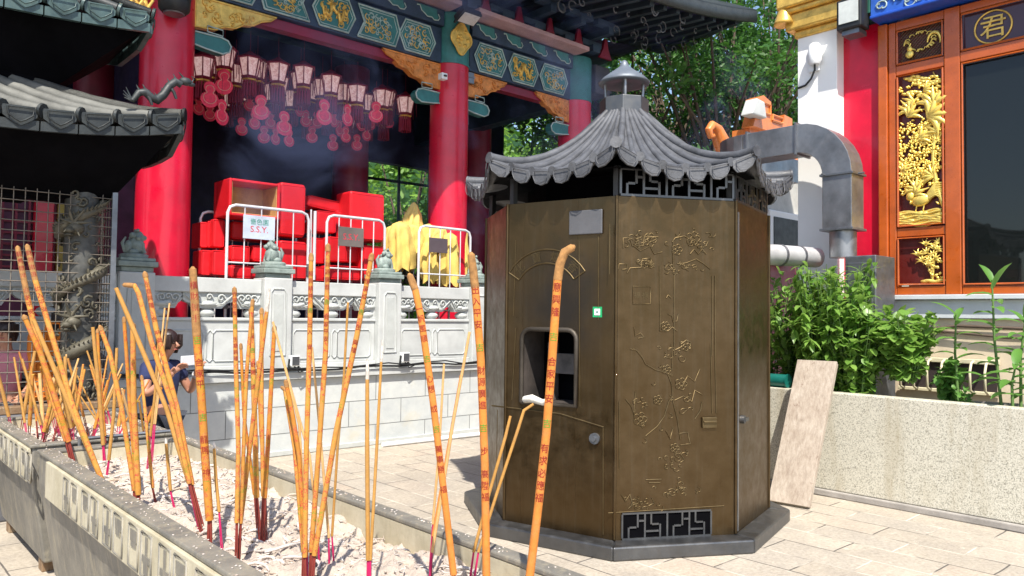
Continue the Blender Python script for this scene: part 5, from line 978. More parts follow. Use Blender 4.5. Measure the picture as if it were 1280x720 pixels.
for a in (
    ([(293, 360), (295, 460), (298, 560)], (296, 653), (295, 709), 7, 't', 'left stick of the tight printed group before the balustrade', G2, None, (.02, '合家平安 吉 生意興隆')),
    ([(316, 375), (308, 470)], (301, 654), (297, 706), 6, 't', 'printed stick crossing behind the left stick of the tight group', G2, None, None),
    ([(314, 386), (317, 480)], (321, 622), (326, 668), 8, 't', 'printed stick with magenta writing in the middle of the tight group', G2, None, (.02, '出入平安 吉 財源廣進')),
    ([(337, 360), (322, 480)], (301, 650), (298, 700), 7, 't', 'printed stick leaning right with a pale tip above the balustrade rail', G2, 'ash', None),
    ([(327, 386), (327, 500)], (329, 620), (327, 672), 6.5, 't', 'short printed stick right of the magenta lettered one', G2, None, None),
    ([(343, 408), (337, 520)], (331, 622), (329, 672), 7, 'd', 'brown printed stick at the right of the tight group with a frayed top', G2, None, None),
    ([(341, 402), (362, 480), (387, 570)], (397, 660), (400, 712), 4, 'w', 'thin pale stick slanting across from the frayed brown stick', G2, None, None),
    ([(389, 318), (387, 430), (383, 560)], (381, 696), (382, 745), 8, 't', 'tall printed stick at the left of the three tall ones below the red boxes', G2, 'char', (.06, '龍馬精神 吉 出入平安')),
    ([(410, 306), (407, 440), (398, 570)], (389, 690), (386, 742), 8, 't', 'tallest printed stick in the middle of the three under the lettered cart', G2, 'char', (.06, '財源廣進 吉 合家平安')),
    ([(465, 318), (446, 420), (420, 540)], (393, 694), (388, 745), 8.5, 't', 'tall printed stick leaning right across the trough towards the yellow cloths', G2, 'char', (.06, '心想事成 吉 生意興隆')),
    ([(435, 378), (430, 470), (422, 560)], (415, 670), (419, 712), 4, 'p', 'thin tan stick standing behind the stick that leans right', G2, None, None),
    ([(390, 434), (400, 540)], (411, 672), (412, 713), 4, 'w', 'thin pale stick crossing behind the three tall printed ones', G2, None, None),
    ([(459, 449), (459, 560)], (460, 700), (460, 760), 7, 'p', 'plain tan stick with a white ash tip alone left of the trough middle', G2, 'ash', None),
    ([(478, 425), (471, 560)], (463, 700), (462, 765), 5, 'p', 'plain tan stick with a long white ash tip leaning on its neighbour', G2, 'ash', None),
    ([(587, 415), (566, 530), (552, 620)], (540, 690), (535, 735), 5, 'w', 'thin pale stick slanting beside the terrace foot left of the furnace', G2, None, None),
    ([(555, 455), (549, 560)], (541, 655), (536, 722), 4, 'w', 'short thin stick with magenta stem near the drain pipe', G2, None, None),
    ([(576, 469), (560, 560)], (541, 670), (538, 728), 4, 'b', 'short reddish thin stick beside the drain pipe', G2, None, None),
    ([(667, 505), (655, 513), (648, 535), (620, 620)], (598, 690), (588, 742), 5, 'p', 'tan stick with curled white ash touching the furnace opening', G2, None, None),
    ([(638, 520), (632, 545), (612, 615)], (592, 690), (584, 740), 5, 'p', 'tan stick with curled grey ash left of the one at the opening', G2, None, None),
    ([(207, 548), (210, 580)], (213, 613), (221, 639), 5, 'p', 'short bamboo coloured stub with white tip near the trough head', G2, 'ash', None),
    ([(267, 552), (270, 600)], (274, 640), (278, 683), 5, 'p', 'short stub with magenta stem right of the dark tipped thick stick', G2, 'ash', None),
    ([(354, 356), (366, 356), (371, 366), (378, 400)] and [(155, 356), (168, 357), (173, 366), (190, 430), (215, 505)], (237, 604), (254, 664), 7.5, 't', 'printed stick with its top bent over to the left above the person', G2, None, None),
    ([(181, 341), (195, 410), (221, 508)], (240, 606), (256, 660), 8, 't', 'printed stick rising highest in front of the person', G2, None, (.05, '生意興隆 合家平安')),
    ([(145, 360), (160, 395), (208, 510)], (236, 603), (252, 662), 7, 'p', 'plain slanting stick with blunt tip passing before the person', G2, None, None),
    ([(166, 405), (167, 500)], (173, 618), (175, 642), 8.5, 't', 'upright printed stick left of the person in the near bundle', G2, None, None),
    ([(155, 397), (162, 500)], (171, 615), (176, 640), 6, 'd', 'darker printed stick behind the upright one left of the person', G2, None, None),
    ([(125, 408), (137, 440), (152, 510)], (168, 613), (168, 622), 7, 't', 'printed stick with a green tinge leaning into the near bundle', G2, None, None),
    ([(177, 470), (185, 550)], (191, 610), (195, 622), 5, 't', 'thin printed stick at the right of the near bundle', G2, None, None),
    ([(198, 428), (194, 490)], (188, 545), (183, 590), 4, 'p', 'thin stick with long magenta stem before the dark shirt', G2, None, None),
    ([(212, 379), (203, 450)], (194, 530), (190, 575), 3, 'w', 'thin pale pink stick standing highest beside the dark hair', G2, None, None),
    ([(206, 385), (199, 455)], (192, 530), (188, 578), 3, 'w', 'second thin pale pink stick just left of the dark hair', G2, None, None),
    ([(22, 309), (34, 370), (48, 430), (68, 505)], (83, 551), (92, 581), 8, 't', 'tall stick at the far left with its tip nearest the frame edge', G2, None, (.04, '龍馬精神 合家平安')),
    ([(34, 307), (44, 350), (62, 410), (90, 505)], (127, 600), (130, 609), 8, 't', 'tall stick leaning right beside the tallest one at far left', G2, None, (.04, '財源廣進 出入平安')),
    ([(30, 395), (50, 440), (70, 500)], (86, 552), (95, 583), 8, 'd', 'brown printed stick low in the bundle at far left', G2, None, None),
    ([(42, 400), (80, 490)], (126, 598), (129, 607), 7, 'p', 'plain stick crossing low behind the leaning tall one', G2, None, None),
    ([(116, 409), (123, 480)], (129, 556), (131, 575), 6, 'p', 'plain upright stick right of the dragon column foot', G2, None, None),
    ([(122, 412), (124, 470)], (131, 545), (134, 570), 5, 'd', 'narrow brown stick touching the plain upright one', G2, None, None),
    ([(146, 435), (142, 520)], (136, 575), (133, 592), 5, 'p', 'plain stick slanting left at the trough corner', G2, None, None),
    ([(357, 476), (366, 520), (374, 570)], (381, 690), (380, 738), 7, 'd', 'broken topped brown stick in the frayed cluster', G2, None, None),
    ([(352, 484), (356, 487), (368, 560)], (379, 690), (378, 735), 6, 't', 'splintered printed stick with a hooked tip in the frayed cluster', G2, None, None),
    ([(360, 475), (374, 530)], (384, 690), (384, 738), 4, 'w', 'thin straight stick rising from the frayed cluster', G2, None, None),
    ([(301, 430), (305, 520)], (318, 618), (323, 664), 5, 'd', 'low brown stick hidden in the tight group', G2, None, None),
    ([(322, 452), (326, 540)], (332, 620), (333, 668), 5, 't', 'low printed stick at the back of the tight group', G2, None, None)):
    incense(a[0], a[1], a[2], a[3], a[4], a[5], a[6], a[7], a[8], lean=random.uniform(-.02, .03))
# curled white ash on the two leaning by the opening
rr = random.Random(31)
for k in range(44):
    bx_, by_ = None, None; x = rr.uniform(1.06, 1.70); y = rr.uniform(5.45, 6.55); B = V(x, y, .72)
    hh = rr.uniform(.38, .62); lx = rr.uniform(-.20, .20); ly = rr.uniform(-.12, .12); th = rr.uniform(.006, .010) if k % 3 else .013
    if x > 1.5 and y < 5.9: hh *= .7
    kind = ('t', 'p', 'd', 'p', 'w')[k % 5]; mt, sm = KIND[kind]
    t = thing('incense_stick', {'t': 'printed orange stick in the crowded farther trough', 'p': 'plain tan stick in the crowded farther trough', 'd': 'brown printed stick in the crowded farther trough', 'w': 'slim pale stick in the crowded farther trough'}[kind], 'incense stick', B, 'incense sticks crowding the farther trough '+kind)
    T = B+V(lx, ly, hh); E = B+V(lx, ly, hh)*.24
    part(MB().tube([T, (T+E)/2, E], [th*.8, th, th], 7), 'stick', mt, t); S = ROT@V(1, 0, 0)
    part(MB().tube([E-S*th*.5, B-V(0, 0, .02)-S*th*.5], .003, 5).tube([E+S*th*.5, B-V(0, 0, .02)+S*th*.5], .003, 5), 'stem', STEM if k % 2 else STEMR, t)

# ------------------------------------------------------------------ lanterns hanging under the hall eave
def lantern_proto():
    t = thing('palace_lantern', 'red framed hanging lantern with pale glass and gourd charm under the hall beam', 'lantern', (0, 0, 0), 'palace lanterns hanging in rows under the hall beam')
    m = MB(); n = 6
    m.lathe([(.03, 0), (.05, -.02), (.17, -.09), (.18, -.10), (.16, -.115)], (0, 0, 0), n, False)
    for k in range(6):
        a = k*PI/3; m.tube([V(.155*math.cos(a), .155*math.sin(a), -.11), V(.105*math.cos(a), .105*math.sin(a), -.36)], .009, 4); m.tube([V(.18*math.cos(a), .18*math.sin(a), -.09), V(.19*math.cos(a), .19*math.sin(a), -.42)], .005, 4)
    m.lathe([(.12, -.36), (.125, -.375), (.09, -.40)], (0, 0, 0), n, False); m.tube([V(0, 0, .3), V(0, 0, 0)], .004, 4); part(m, 'frame', DRED, t)
    gl = NT('painted_lantern_glass'); gl.P(base=gl.ramp(gl.noise(22, 4), [(.42, (.52, .40, .46)), (.58, (.30, .10, .16))]), rough=.3, emit=(1, .62, .55), es=.2)
    part(MB().lathe([(.147, -.113), (.098, -.358)], (0, 0, 0), n, False), 'glass_panes', gl.m, t)
    part(MB().lathe([(.11, -.402), (.10, -.42), (.06, -.44)], (0, 0, 0), n, False), 'gilt_collar', GOLDP, t)
    m = MB()
    for k in range(14): a = k*2*PI/14; m.tube([V(.085*math.cos(a), .085*math.sin(a), -.43), V(.09*math.cos(a), .09*math.sin(a), -.66)], .016, 5)
    part(m, 'tassel', pm('crimson_silk', (.26, .004, .03), .7, var=.3), t)
    return t
lp = lantern_proto(); first = True; rr = random.Random(12); lp.scale = (.92, .92, .92)
front = [(255, 66), (281, 56), (313, 62), (348, 72), (380, 80), (414, 90), (447, 99), (478, 105), (507, 113)]
rows = [(9.7, front), (10.2, [(268+i*27, 62+i*6+(i % 2)*7) for i in range(9)]), (10.8, [(250+i*23, 74+i*5+(i % 3)*6) for i in range(11)]), (11.4, [(260+i*25, 92+i*5+(i % 2)*8) for i in range(9)])]
ords = ['leftmost', 'second', 'third', 'fourth', 'fifth', 'sixth', 'seventh', 'eighth', 'ninth']
for ri, (Y, row) in enumerate(rows):
    for i, (px, py) in enumerate(row):
        p = gy(px, py, Y); o = lp if first else copy_tree(lp); first = False; o.location = (p[0], p[1], p[2]+rr.uniform(-.03, .07)); o.rotation_euler.z = rr.uniform(-.3, .3)
        o['label'] = ('%s lantern from the left in the front row of pale glass lanterns' % ords[i]) if ri == 0 else ('dim lantern in the %s row behind the front lanterns' % (('second', 'third', 'rearmost')[ri-1])); o['group'] = ['front row of palace lanterns', 'second row of palace lanterns', 'third row of palace lanterns', 'rear row of palace lanterns'][ri]
CHARM = pm('red_gourd_charm', (.80, .035, .09), .6, var=.25, scale=20)
def charm(px, py, Y, s, lb, grp=None):
    p = gy(px, py, Y); t = thing('gourd_charm', lb, 'charm', p, 'red gourd charms hanging below the lanterns'); s *= 1.05
    pl = [(.105*math.cos(a)*(1 if math.sin(a) < .75 else .8), -.06+.10*math.sin(a)) for a in np.linspace(PI*.5+.55, PI*2.5-.55, 14)]+[(.072*math.cos(a), .085+.07*math.sin(a)) for a in np.linspace(-.7, PI+.7, 10)]
    pl = [(u*s, v*s) for u, v in pl]; th = (px*7 % 10)/10-.5; Uc = V(math.cos(th), math.sin(th), 0)
    part(MB().prism(pl, p, Uc, (0, 0, 1), .012), 'charm_card', CHARM, t, .003); part(MB().tube([p+V(0, 0, .15*s), p+V(0, 0, .45)], .004, 4), 'cord', DRED, t)
    part(MB().tube([p+Uc*u*.7+V(0, -.012, v*.7) for u, v in pl+[pl[0]]], .006*s, 4), 'pale_border', pm('pink_border', (.75, .30, .25), .6), t)
places = ['far left beside the red column', 'left of the second lantern', 'under the second lantern', 'under the third lantern', 'low and bright beneath the third lantern', 'behind and just below the brightest gourd', 'under the fourth lantern', 'under the fifth lantern', 'right of the gourd under the fifth lantern', 'bright and under the sixth lantern', 'dim and right of the sixth lantern', 'low and dim among the right gourds', 'bright beside the small lit bulb']
for (px, py, s), pc in zip(((262, 118, 1.0), (280, 102, 1.0), (277, 140, 1.0), (326, 134, 1.0), (355, 154, 1.0), (361, 172, .8), (318, 150, .8), (405, 140, 1.1), (417, 148, .8), (434, 144, .95), (451, 153, .8), (432, 168, .75), (470, 140, .95)), places): charm(px, py, 9.55 if s > .85 else 10.2, s, 'flat red gourd charm hanging '+pc)
for k, (px, py) in enumerate(((248, 132), (262, 140), (296, 118), (302, 158), (312, 128), (338, 150), (344, 170), (382, 148), (390, 168), (396, 150), (416, 178), (424, 160), (446, 178), (458, 166), (464, 152), (486, 150), (374, 135), (330, 168))):
    o = charm(px, py, 10.7, .8, 'dim red gourd charm in the shade behind the bright ones')

# ------------------------------------------------------------------ cage carts with stools and cloths
def cart(x0, x1, zt, lb, plate, text, tm, Y=8.48, yb=9.25, pc=None):
    t = thing('cage_cart', lb, 'cage cart', ((x0+x1)/2, (Y+yb)/2, TZ)); z0 = TZ+.16; r = .018
    def panel(y, nm, nv=4):
        m = MB(); c = .09; m.tube([V(x0, y, z0), V(x0, y, zt-c), V(x0+c*.3, y, zt-c*.3), V(x0+c, y, zt), V(x1-c, y, zt), V(x1-c*.3, y, zt-c*.3), V(x1, y, zt-c), V(x1, y, z0)], r, 8); p = part(m, nm, TUBE, t)
        m = MB()
        for k in range(nv): x = x0+(x1-x0)*(k+1)/(nv+1); m.tube([V(x, y, z0+.05), V(x, y, zt)], .008, 6)
        for z in (z0+.05, z0+(zt-z0)*.33, z0+(zt-z0)*.62): m.tube([V(x0, y, z), V(x1, y, z)], .011, 6)
        part(m, 'bars', TUBE, p); return p
    f_ = panel(Y, 'front_panel'); panel(yb, 'rear_panel')
    m = MB(); m.box(x0, x1, Y, yb, z0-.03, z0); part(m, 'deck', STEELD, t, .004)
    for xx in (x0+.06, x1-.06):
        for yy in (Y+.06, yb-.06): w_ = part(MB().tube([V(xx-.02, yy, TZ+.055), V(xx+.02, yy, TZ+.055)], .055, 14), 'caster', BLACK, t); part(MB().bar(V(xx, yy, TZ+.055), V(xx, yy, TZ+.13), .05, .02, (1, 0, 0)), 'caster_fork', STEEL, w_)
    part(MB().tube([V(x0, Y, TZ+.75), V(x0-.03, (Y+yb)/2, TZ+.78), V(x0, yb, TZ+.72)], .008, 5).box(x0-.03, x0+.02, Y-.03, Y+.01, TZ+.70, TZ+.80).box(x1-.02, x1+.03, Y-.03, Y+.01, TZ+1.1, TZ+1.25), 'side_strap', STEELD, t)
    a, b, c, d = plate; pp = part(MB().box(a, b, Y-.028, Y-.020, c, d), 'sign_plate', pc or pm('pale_blue_plate', (.50, .56, .66), .4, bump=0), t, .003)
    if text:
        for k, (s_, mt, zf, sz) in enumerate(text):
            q = MB(); flat_text(q, s_, ((a+b)/2, Y-.0295, c+(d-c)*zf), (1, 0, 0), (0, 0, 1), sz)
            part(q, 'lettering', mt, pp)
    return t
RI = pm('red_sign_ink', (.60, .03, .06), .5, bump=0); GI = pm('green_sign_ink', (.05, .30, .22), .5, bump=0)
def P8(x, y, Y=8.48): return gy(x, y, Y)
pa, pb = P8(285, 253), P8(386, 268); q0, q1 = P8(303, 275), P8(342, 306)
cart(pa[0], pb[0], 2.80, 'white tube cage cart with pale blue lettered plate holding red stools', (q0[0], q1[0], 2.43, 2.70), [('嗇色園', GI, .74, .075), ('S.S.Y.', RI, .42, .10)], None, 8.48, 9.3)
pa, pb = P8(409, 264), P8(481, 281); q0, q1 = P8(422, 286), P8(453, 310)
cart(pa[0], pb[0], 2.80, 'grey cage cart with dark plate lettered in red between the two others', (q0[0], q1[0], 2.43, 2.67), [('S.S.Y.', RI, .5, .11)], None, 8.48, 9.3, pm('taupe_plate', (.13, .11, .10), .5, bump=0))
pa, pb = P8(524, 280), P8(588, 288); q0, q1 = P8(535, 297), P8(558, 318)
cart(pa[0], pb[0]-.0, 2.79, 'cage cart with plain dark plate holding folded yellow parasols', (q0[0], q1[0], 2.44, 2.64), None, None, 8.48, 9.2, pm('dark_plum_plate', (.08, .06, .07), .5, bump=0))
solo(MB().tube([P8(392, 350), P8(394, 264)], .02, 8).tube([P8(388, 350, 8.55), P8(389, 262, 8.55)], .012, 8), 'pole', TUBE, 'white upright pole between the first and second cage carts', 'pole')
def stool(x0, y0, x1, y1, Y, dep, lb, rot=0):
    a, b = gy(x0, y0, Y), gy(x1, y1, Y); cx = (a[0]+b[0])/2; zz = sorted((a[2], b[2])); w_ = abs(b[0]-a[0]); h = zz[1]-zz[0]; c = V(cx, Y+dep/2, (zz[0]+zz[1])/2)
    U = V(math.cos(rot), 0, math.sin(rot)); W = V(-math.sin(rot), 0, math.cos(rot)); t = thing('red_stool', lb, 'stool', (cx, Y+dep/2, zz[0]), 'red padded kneeling stools stacked on the carts')
    part(MB().obox(c, U*w_/2, V(0, dep/2, 0), W*h/2), 'padded_body', VINYL, t, min(.035, w_*.2), 4)
    q = MB(); e = .012
    for s in (-1, 1): q.tube([c+U*w_/2*s*.93-V(0, dep/2-.002, 0)+W*h/2*k for k in (-.88, .88)], .006, 5)
    for s in (-1, 1): q.tube([c+W*h/2*s*.90-V(0, dep/2-.002, 0)+U*w_/2*k for k in (-.88, .88)], .006, 5)
    part(q, 'piping', VINYL, t)
SL = [(251, 277, 259, 310, 9.2, .3, 'leftmost of three narrow red cushions upright beside the first cart'), (260, 276, 267, 310, 9.2, .3, 'middle of three narrow red cushions upright beside the first cart'), (267, 273, 280, 310, 9.1, .3, 'right hand narrow red cushion of the three beside the first cart'),
    (252, 312, 265, 345, 9.1, .3, 'lower red stool at the left foot of the first cart'), (266, 312, 283, 345, 9.0, .3, 'red stool below the narrow cushions against the first cart post'),
    (290, 276, 345, 303, 9.15, .3, 'red stool behind the pale blue lettered plate'), (289, 306, 312, 328, 8.9, .4, 'red stool low in the first cart left compartment'), (316, 306, 346, 328, 8.95, .35, 'red stool low in the first cart right compartment'), (288, 331, 348, 350, 8.85, .4, 'long red stool at the bottom of the first cart'),
    (351, 227, 381, 297, 8.8, .35, 'tall red stool standing on end beside the open box'), (350, 300, 383, 350, 8.75, .4, 'red stool under the tall one at the right of the first cart'),
    (396, 262, 420, 292, 9.0, .35, 'red stool at the top left of the second cart'), (386, 296, 408, 330, 9.05, .35, 'dark shaded red stool left of the second cart'), (392, 333, 412, 352, 9.0, .3, 'small red stool end at the left foot of the second cart'), (411, 295, 434, 328, 8.9, .35, 'red stool behind the dark lettered plate'), (422, 262, 452, 284, 8.95, .3, 'red stool lying flat in the top of the second cart'), (411, 331, 450, 351, 8.85, .4, 'red stool at the bottom left of the second cart'),
    (438, 238, 480, 303, 8.72, .38, 'large red stool standing on top at the right of the second cart'), (455, 306, 481, 352, 8.78, .38, 'red stool below the large one at the right of the second cart'), (430, 297, 453, 329, 8.95, .3, 'red stool in the middle of the second cart stack'), (424, 252, 438, 262, 9.1, .3, 'small red stool corner showing behind the large one')]
for s in SL: stool(*s)
stool(385, 246, 437, 266, 9.0, .32, 'red stool lying tilted across the top between the two carts', -.10)
# open box stool
a, b = gy(287, 224, 8.75), gy(350, 272, 8.75); x0, x1, z1, z0 = a[0], b[0], a[2]+.02, b[2]-.03; t = thing('open_red_box', 'red box stool on its side showing its bare plywood inside', 'stool', ((x0+x1)/2, 9, z0)); Yb = 8.75
m = MB(); e = .035; m.box(x0, x0+e, Yb, Yb+.42, z0, z1); m.box(x1-e, x1, Yb, Yb+.42, z0, z1); m.box(x0+e, x1-e, Yb, Yb+.42, z1-e, z1-.001); m.box(x0+e, x1-e, Yb, Yb+.42, z0+.001, z0+e); m.box(x0, x1, Yb+.421, Yb+.47, z0, z1); part(m, 'padded_shell', VINYL, t, .012, 3)
m = MB(); m.box(x0+e, x1-e, Yb+.40, Yb+.415, z0+e, z1-e); m.box(x0+e+.001, x0+e+.01, Yb+.02, Yb+.4, z0+e, z1-e); m.box(x1-e-.01, x1-e-.001, Yb+.02, Yb+.4, z0+e, z1-e); m.box(x0+e+.01, x1-e-.01, Yb+.02, Yb+.4, z0+e+.001, z0+e+.01); part(m, 'plywood_lining', TAN, t)
# folded yellow parasols: pleated bundles
def bundle(px, py0, py1, wpx, Y, lb, taper=.6, top=False, seed=0):
    a, b = gy(px, py0, Y), gy(px, py1, Y); w_ = wpx/FPX*depth(a)/2; n = 30; k = 14; rr = random.Random(seed); m = MB(); vs = []; ph = [rr.uniform(0, 6) for _ in range(4)]
    t = thing('folded_cloth_parasol', lb, 'parasol', (a[0], Y, b[2]), 'yellow folded parasols in the third cart')
    for i in range(k+1):
        s = i/k; z = a[2]+(b[2]-a[2])*s; base = (w_*(.10+.90*min(1, s*1.4)**(.55 if top else .16))*1.25)*(1-.18*max(0, s-.75)*4*(1-taper)); cx = a[0]+.02*math.sin(s*5+ph[0])
        for j in range(n):
            an = j*2*PI/n; q = 1+.30*math.sin(7*an+ph[1]+s*1.2)*min(1, s*3)+.10*math.sin(13*an+ph[2]-s*2)+.05*math.sin(s*17+3*an+ph[3])
            vs.append(V(cx+base*q*math.cos(an), Y+.10+base*.75*q*math.sin(an), z+(.035*math.sin(5*an+ph[2]) if i == k else 0)))
    m.add(vs, [(i*n+j, i*n+(j+1) % n, (i+1)*n+(j+1) % n, (i+1)*n+j) for i in range(k) for j in range(n)]+[tuple(range(n))], True)
    part(m, 'pleated_cloth', YCLOTH, t); part(MB().tube([V(a[0], Y+.1, b[2]+.1), V(a[0], Y+.1, max(TZ+.2, b[2]-.45))], .016, 6), 'pole', STEEL, t)
BL = [(521, 252, 300, 22, 9.0, 'tall pointed yellow cloth bundle rising above the rest', .8, True), (494, 281, 322, 16, 8.9, 'leftmost short yellow folded cloth over the cart post', .6), (507, 276, 338, 24, 8.75, 'broad yellow folded cloth left of the pointed one', .6), (523, 280, 318, 20, 8.85, 'yellow folded cloth just below the pointed one', .6), (540, 279, 330, 24, 8.95, 'wide yellow cloth behind the left post of the third cart', .6), (552, 284, 312, 22, 8.7, 'short yellow cloth folded over behind the plain dark plate', .6), (543, 300, 352, 18, 8.66, 'long yellow cloth hanging below the plain dark plate', .6), (565, 282, 330, 24, 8.85, 'broad yellow cloth right of the plain dark plate', .6), (568, 290, 356, 20, 8.62, 'longest yellow cloth hanging low on the right', .6), (582, 286, 350, 18, 8.75, 'rightmost yellow cloth by the red column', .6)]
for i, s in enumerate(BL): bundle(s[0], s[1], s[2], s[3], s[4], s[5], s[6], len(s) > 7, i+3)

# ------------------------------------------------------------------ planter plants
def leaf(mb, p, d, L, w_, droop=.4, n=4, fold=.15):
    d = nrm(d); side = np.cross(d, V(0, 0, 1)); side = nrm(side) if np.linalg.norm(side) > .05 else V(1, 0, 0); vs = []; c = np.array(p, float); dd = d.copy()
    for i in range(n+1):
        s = i/n; ww = w_*math.sin(PI*min(1, .12+.88*s))**.8*(1 if i < n else 0); up = np.cross(side, dd); vs += [c-side*ww+up*ww*fold, c-up*ww*fold*.3, c+side*ww+up*ww*fold]; c = c+dd*L/n; dd = nrm(dd-V(0, 0, droop/n))
    fs = []
    for i in range(n): a = i*3; fs += [(a, a+1, a+4, a+3), (a+1, a+2, a+5, a+4)]
    mb.add(vs, fs, True)
def bush(x, y, z0, h, rad, nst, nl, L, w_, mat, lb, seed, grp=None, droop=.5, flowers=0):
    rr = random.Random(seed); t = thing('shrub', lb, 'shrub', (x, y, z0), grp); sm, lm = MB(), MB()
    for k in range(nst):
        a = rr.uniform(0, 6.28); q = rr.random()**.6*rad; hh = h*rr.uniform(.45, 1); e = V(x+q*math.cos(a), y+q*math.sin(a), z0+hh); b = V(x+q*.3*math.cos(a), y+q*.3*math.sin(a), z0); mid = (b+e)/2+V(0, 0, .08)
        sm.tube([b, mid, e], [.009, .007, .003], 5)
        for j in range(nl):
            s = rr.uniform(.08, 1.0); p = b*(1-s)**2+2*mid*s*(1-s)+e*s*s; an = rr.uniform(0, 6.28); el = rr.uniform(-.9, 1.2); leaf(lm, p, V(math.cos(an)*math.cos(el), math.sin(an)*math.cos(el), math.sin(el)), L*rr.uniform(.6, 1.2), w_*rr.uniform(.7, 1.2), droop, 3)
    part(sm, 'stems', STALK, t); part(lm, 'foliage', mat, t); return t
bush(7.22, 3.42, .82, 1.34, .46, 120, 26, .14, .024, LEAFS, 'tall narrow leaved bush filling the planter corner in front of the grey cabinet', 1, droop=1.1)
bush(7.45, 3.85, .82, 1.30, .34, 60, 22, .11, .028, LEAFS, 'bushy green shrub between the furnace and the wrapped pipe', 2)
bush(7.12, 3.12, .82, .98, .32, 70, 20, .095, .036, LEAFS, 'low round leaved bush beside the top of the leaning board', 3)
bush(7.22, 2.74, 1.06, .64, .34, 60, 18, .10, .046, LEAFS, 'rounded small shrub with bare stems in front of the vent grille', 4)
bush(7.10, 3.45, .82, .45, .25, 16, 14, .06, .014, LEAFS, 'low feathery plant at the planter edge behind the board', 5)
bush(7.6, 4.25, .0, 1.9, .35, 50, 18, .12, .028, LEAFS, 'shaded leafy shrub behind the furnace at the end of the planter', 8)
bush(7.3, 2.42, .82, .5, .16, 16, 14, .09, .036, LEAFL, 'small pale shrub between the rounded shrub and the first lily stalk', 9)
bush(7.15, 2.25, .82, .24, .10, 8, 8, .05, .018, LEAFL, 'small seedling with yellowish leaves at the foot of the first lily stalk', 6)
def lily(px, pyb, pyt, X, lb, seed, lean=0, n=15, sc_=1.0):
    rr = random.Random(seed); b = gx(px, pyb, X); T = gx(px+lean, pyt, X); t = thing('lily_stalk', lb, 'plant', b, 'tall lily stalks in the granite planter'); mid = (b+T)/2+V(.01, .02, 0); lm = MB()
    part(MB().tube([b-V(0, 0, .08), mid, T], [.013, .010, .006], 7), 'stalk', STALK, t)
    for k in range(n):
        s = .12+.86*k/(n-1); p = b*(1-s)**2+2*mid*s*(1-s)+T*s*s; a = k*2.4+rr.uniform(-.3, .3); el = rr.uniform(.1, .5)+.7*(s > .9); leaf(lm, p, V(math.cos(a)*math.cos(el), math.sin(a)*math.cos(el), math.sin(el)), sc_*rr.uniform(.17, .25), sc_*.032, .9, 5, .3)
    part(lm, 'leaves', LEAFL, t)
lily(1198, 492, 392, 7.15, 'lily stalk standing left, beside the vent grille', 11, -3); lily(1252, 500, 350, 7.12, 'tallest lily stalk in front of the big dark window', 12, -12, 17, 1.1); lily(1276, 500, 395, 7.2, 'lily stalk at the right edge of the photo', 13, 6, 13, 1.1); lily(1266, 505, 455, 7.05, 'short broad leaved lily at the right end of the planter', 14, 4, 9, 1.2)
gm_ = MB(); rr = random.Random(77)
for _ in range(900): x = rr.uniform(7.0, 7.8); y = rr.uniform(1.2, 4.2); a = rr.uniform(0, 6.28); leaf(gm_, V(x, y, .82), V(math.cos(a), math.sin(a), 1.0), rr.uniform(.03, .10), .006, .6, 2)
solo(gm_, 'ground_cover', LEAFS, 'low green seedlings and weeds along the planter soil', 'ground cover', kind='stuff', loc=(7.4, 2.7, .8))
solo(MB().bar((7.35, 2.3, .90), (7.5, .3, .93), .07, .03), 'plank', pm('grey_plank', (.25, .23, .21), .8, var=.3), 'narrow grey plank lying on the soil behind the lilies', 'plank')

# ------------------------------------------------------------------ far foliage
fm = MB(); rr = random.Random(99)
for _ in range(19000):
    u = rr.random(); v = rr.random(); x = -6+44*u; y = 21+5*rr.random(); z = .3+14*v
    if v > .55+.4*math.sin(x*.5)*.3+.35: continue
    c = V(x, y+1.5*math.sin(x*.9+z), z); a = nrm([rr.gauss(0, 1), rr.gauss(0, .6), rr.gauss(-.2, .6)]); b = nrm(np.cross(a, [rr.gauss(0, 1), rr.gauss(0, 1), rr.gauss(0, 1)])); s = rr.uniform(.14, .32)
    fm.add([c-a*s, c+b*s*.4, c+a*s, c-b*s*.4], [(0, 1, 2, 3)])
solo(fm, 'woodland', LEAFB, 'mass of sunlit woodland on the slope behind the temple', 'woodland', kind='stuff', loc=(10, 24, 0))

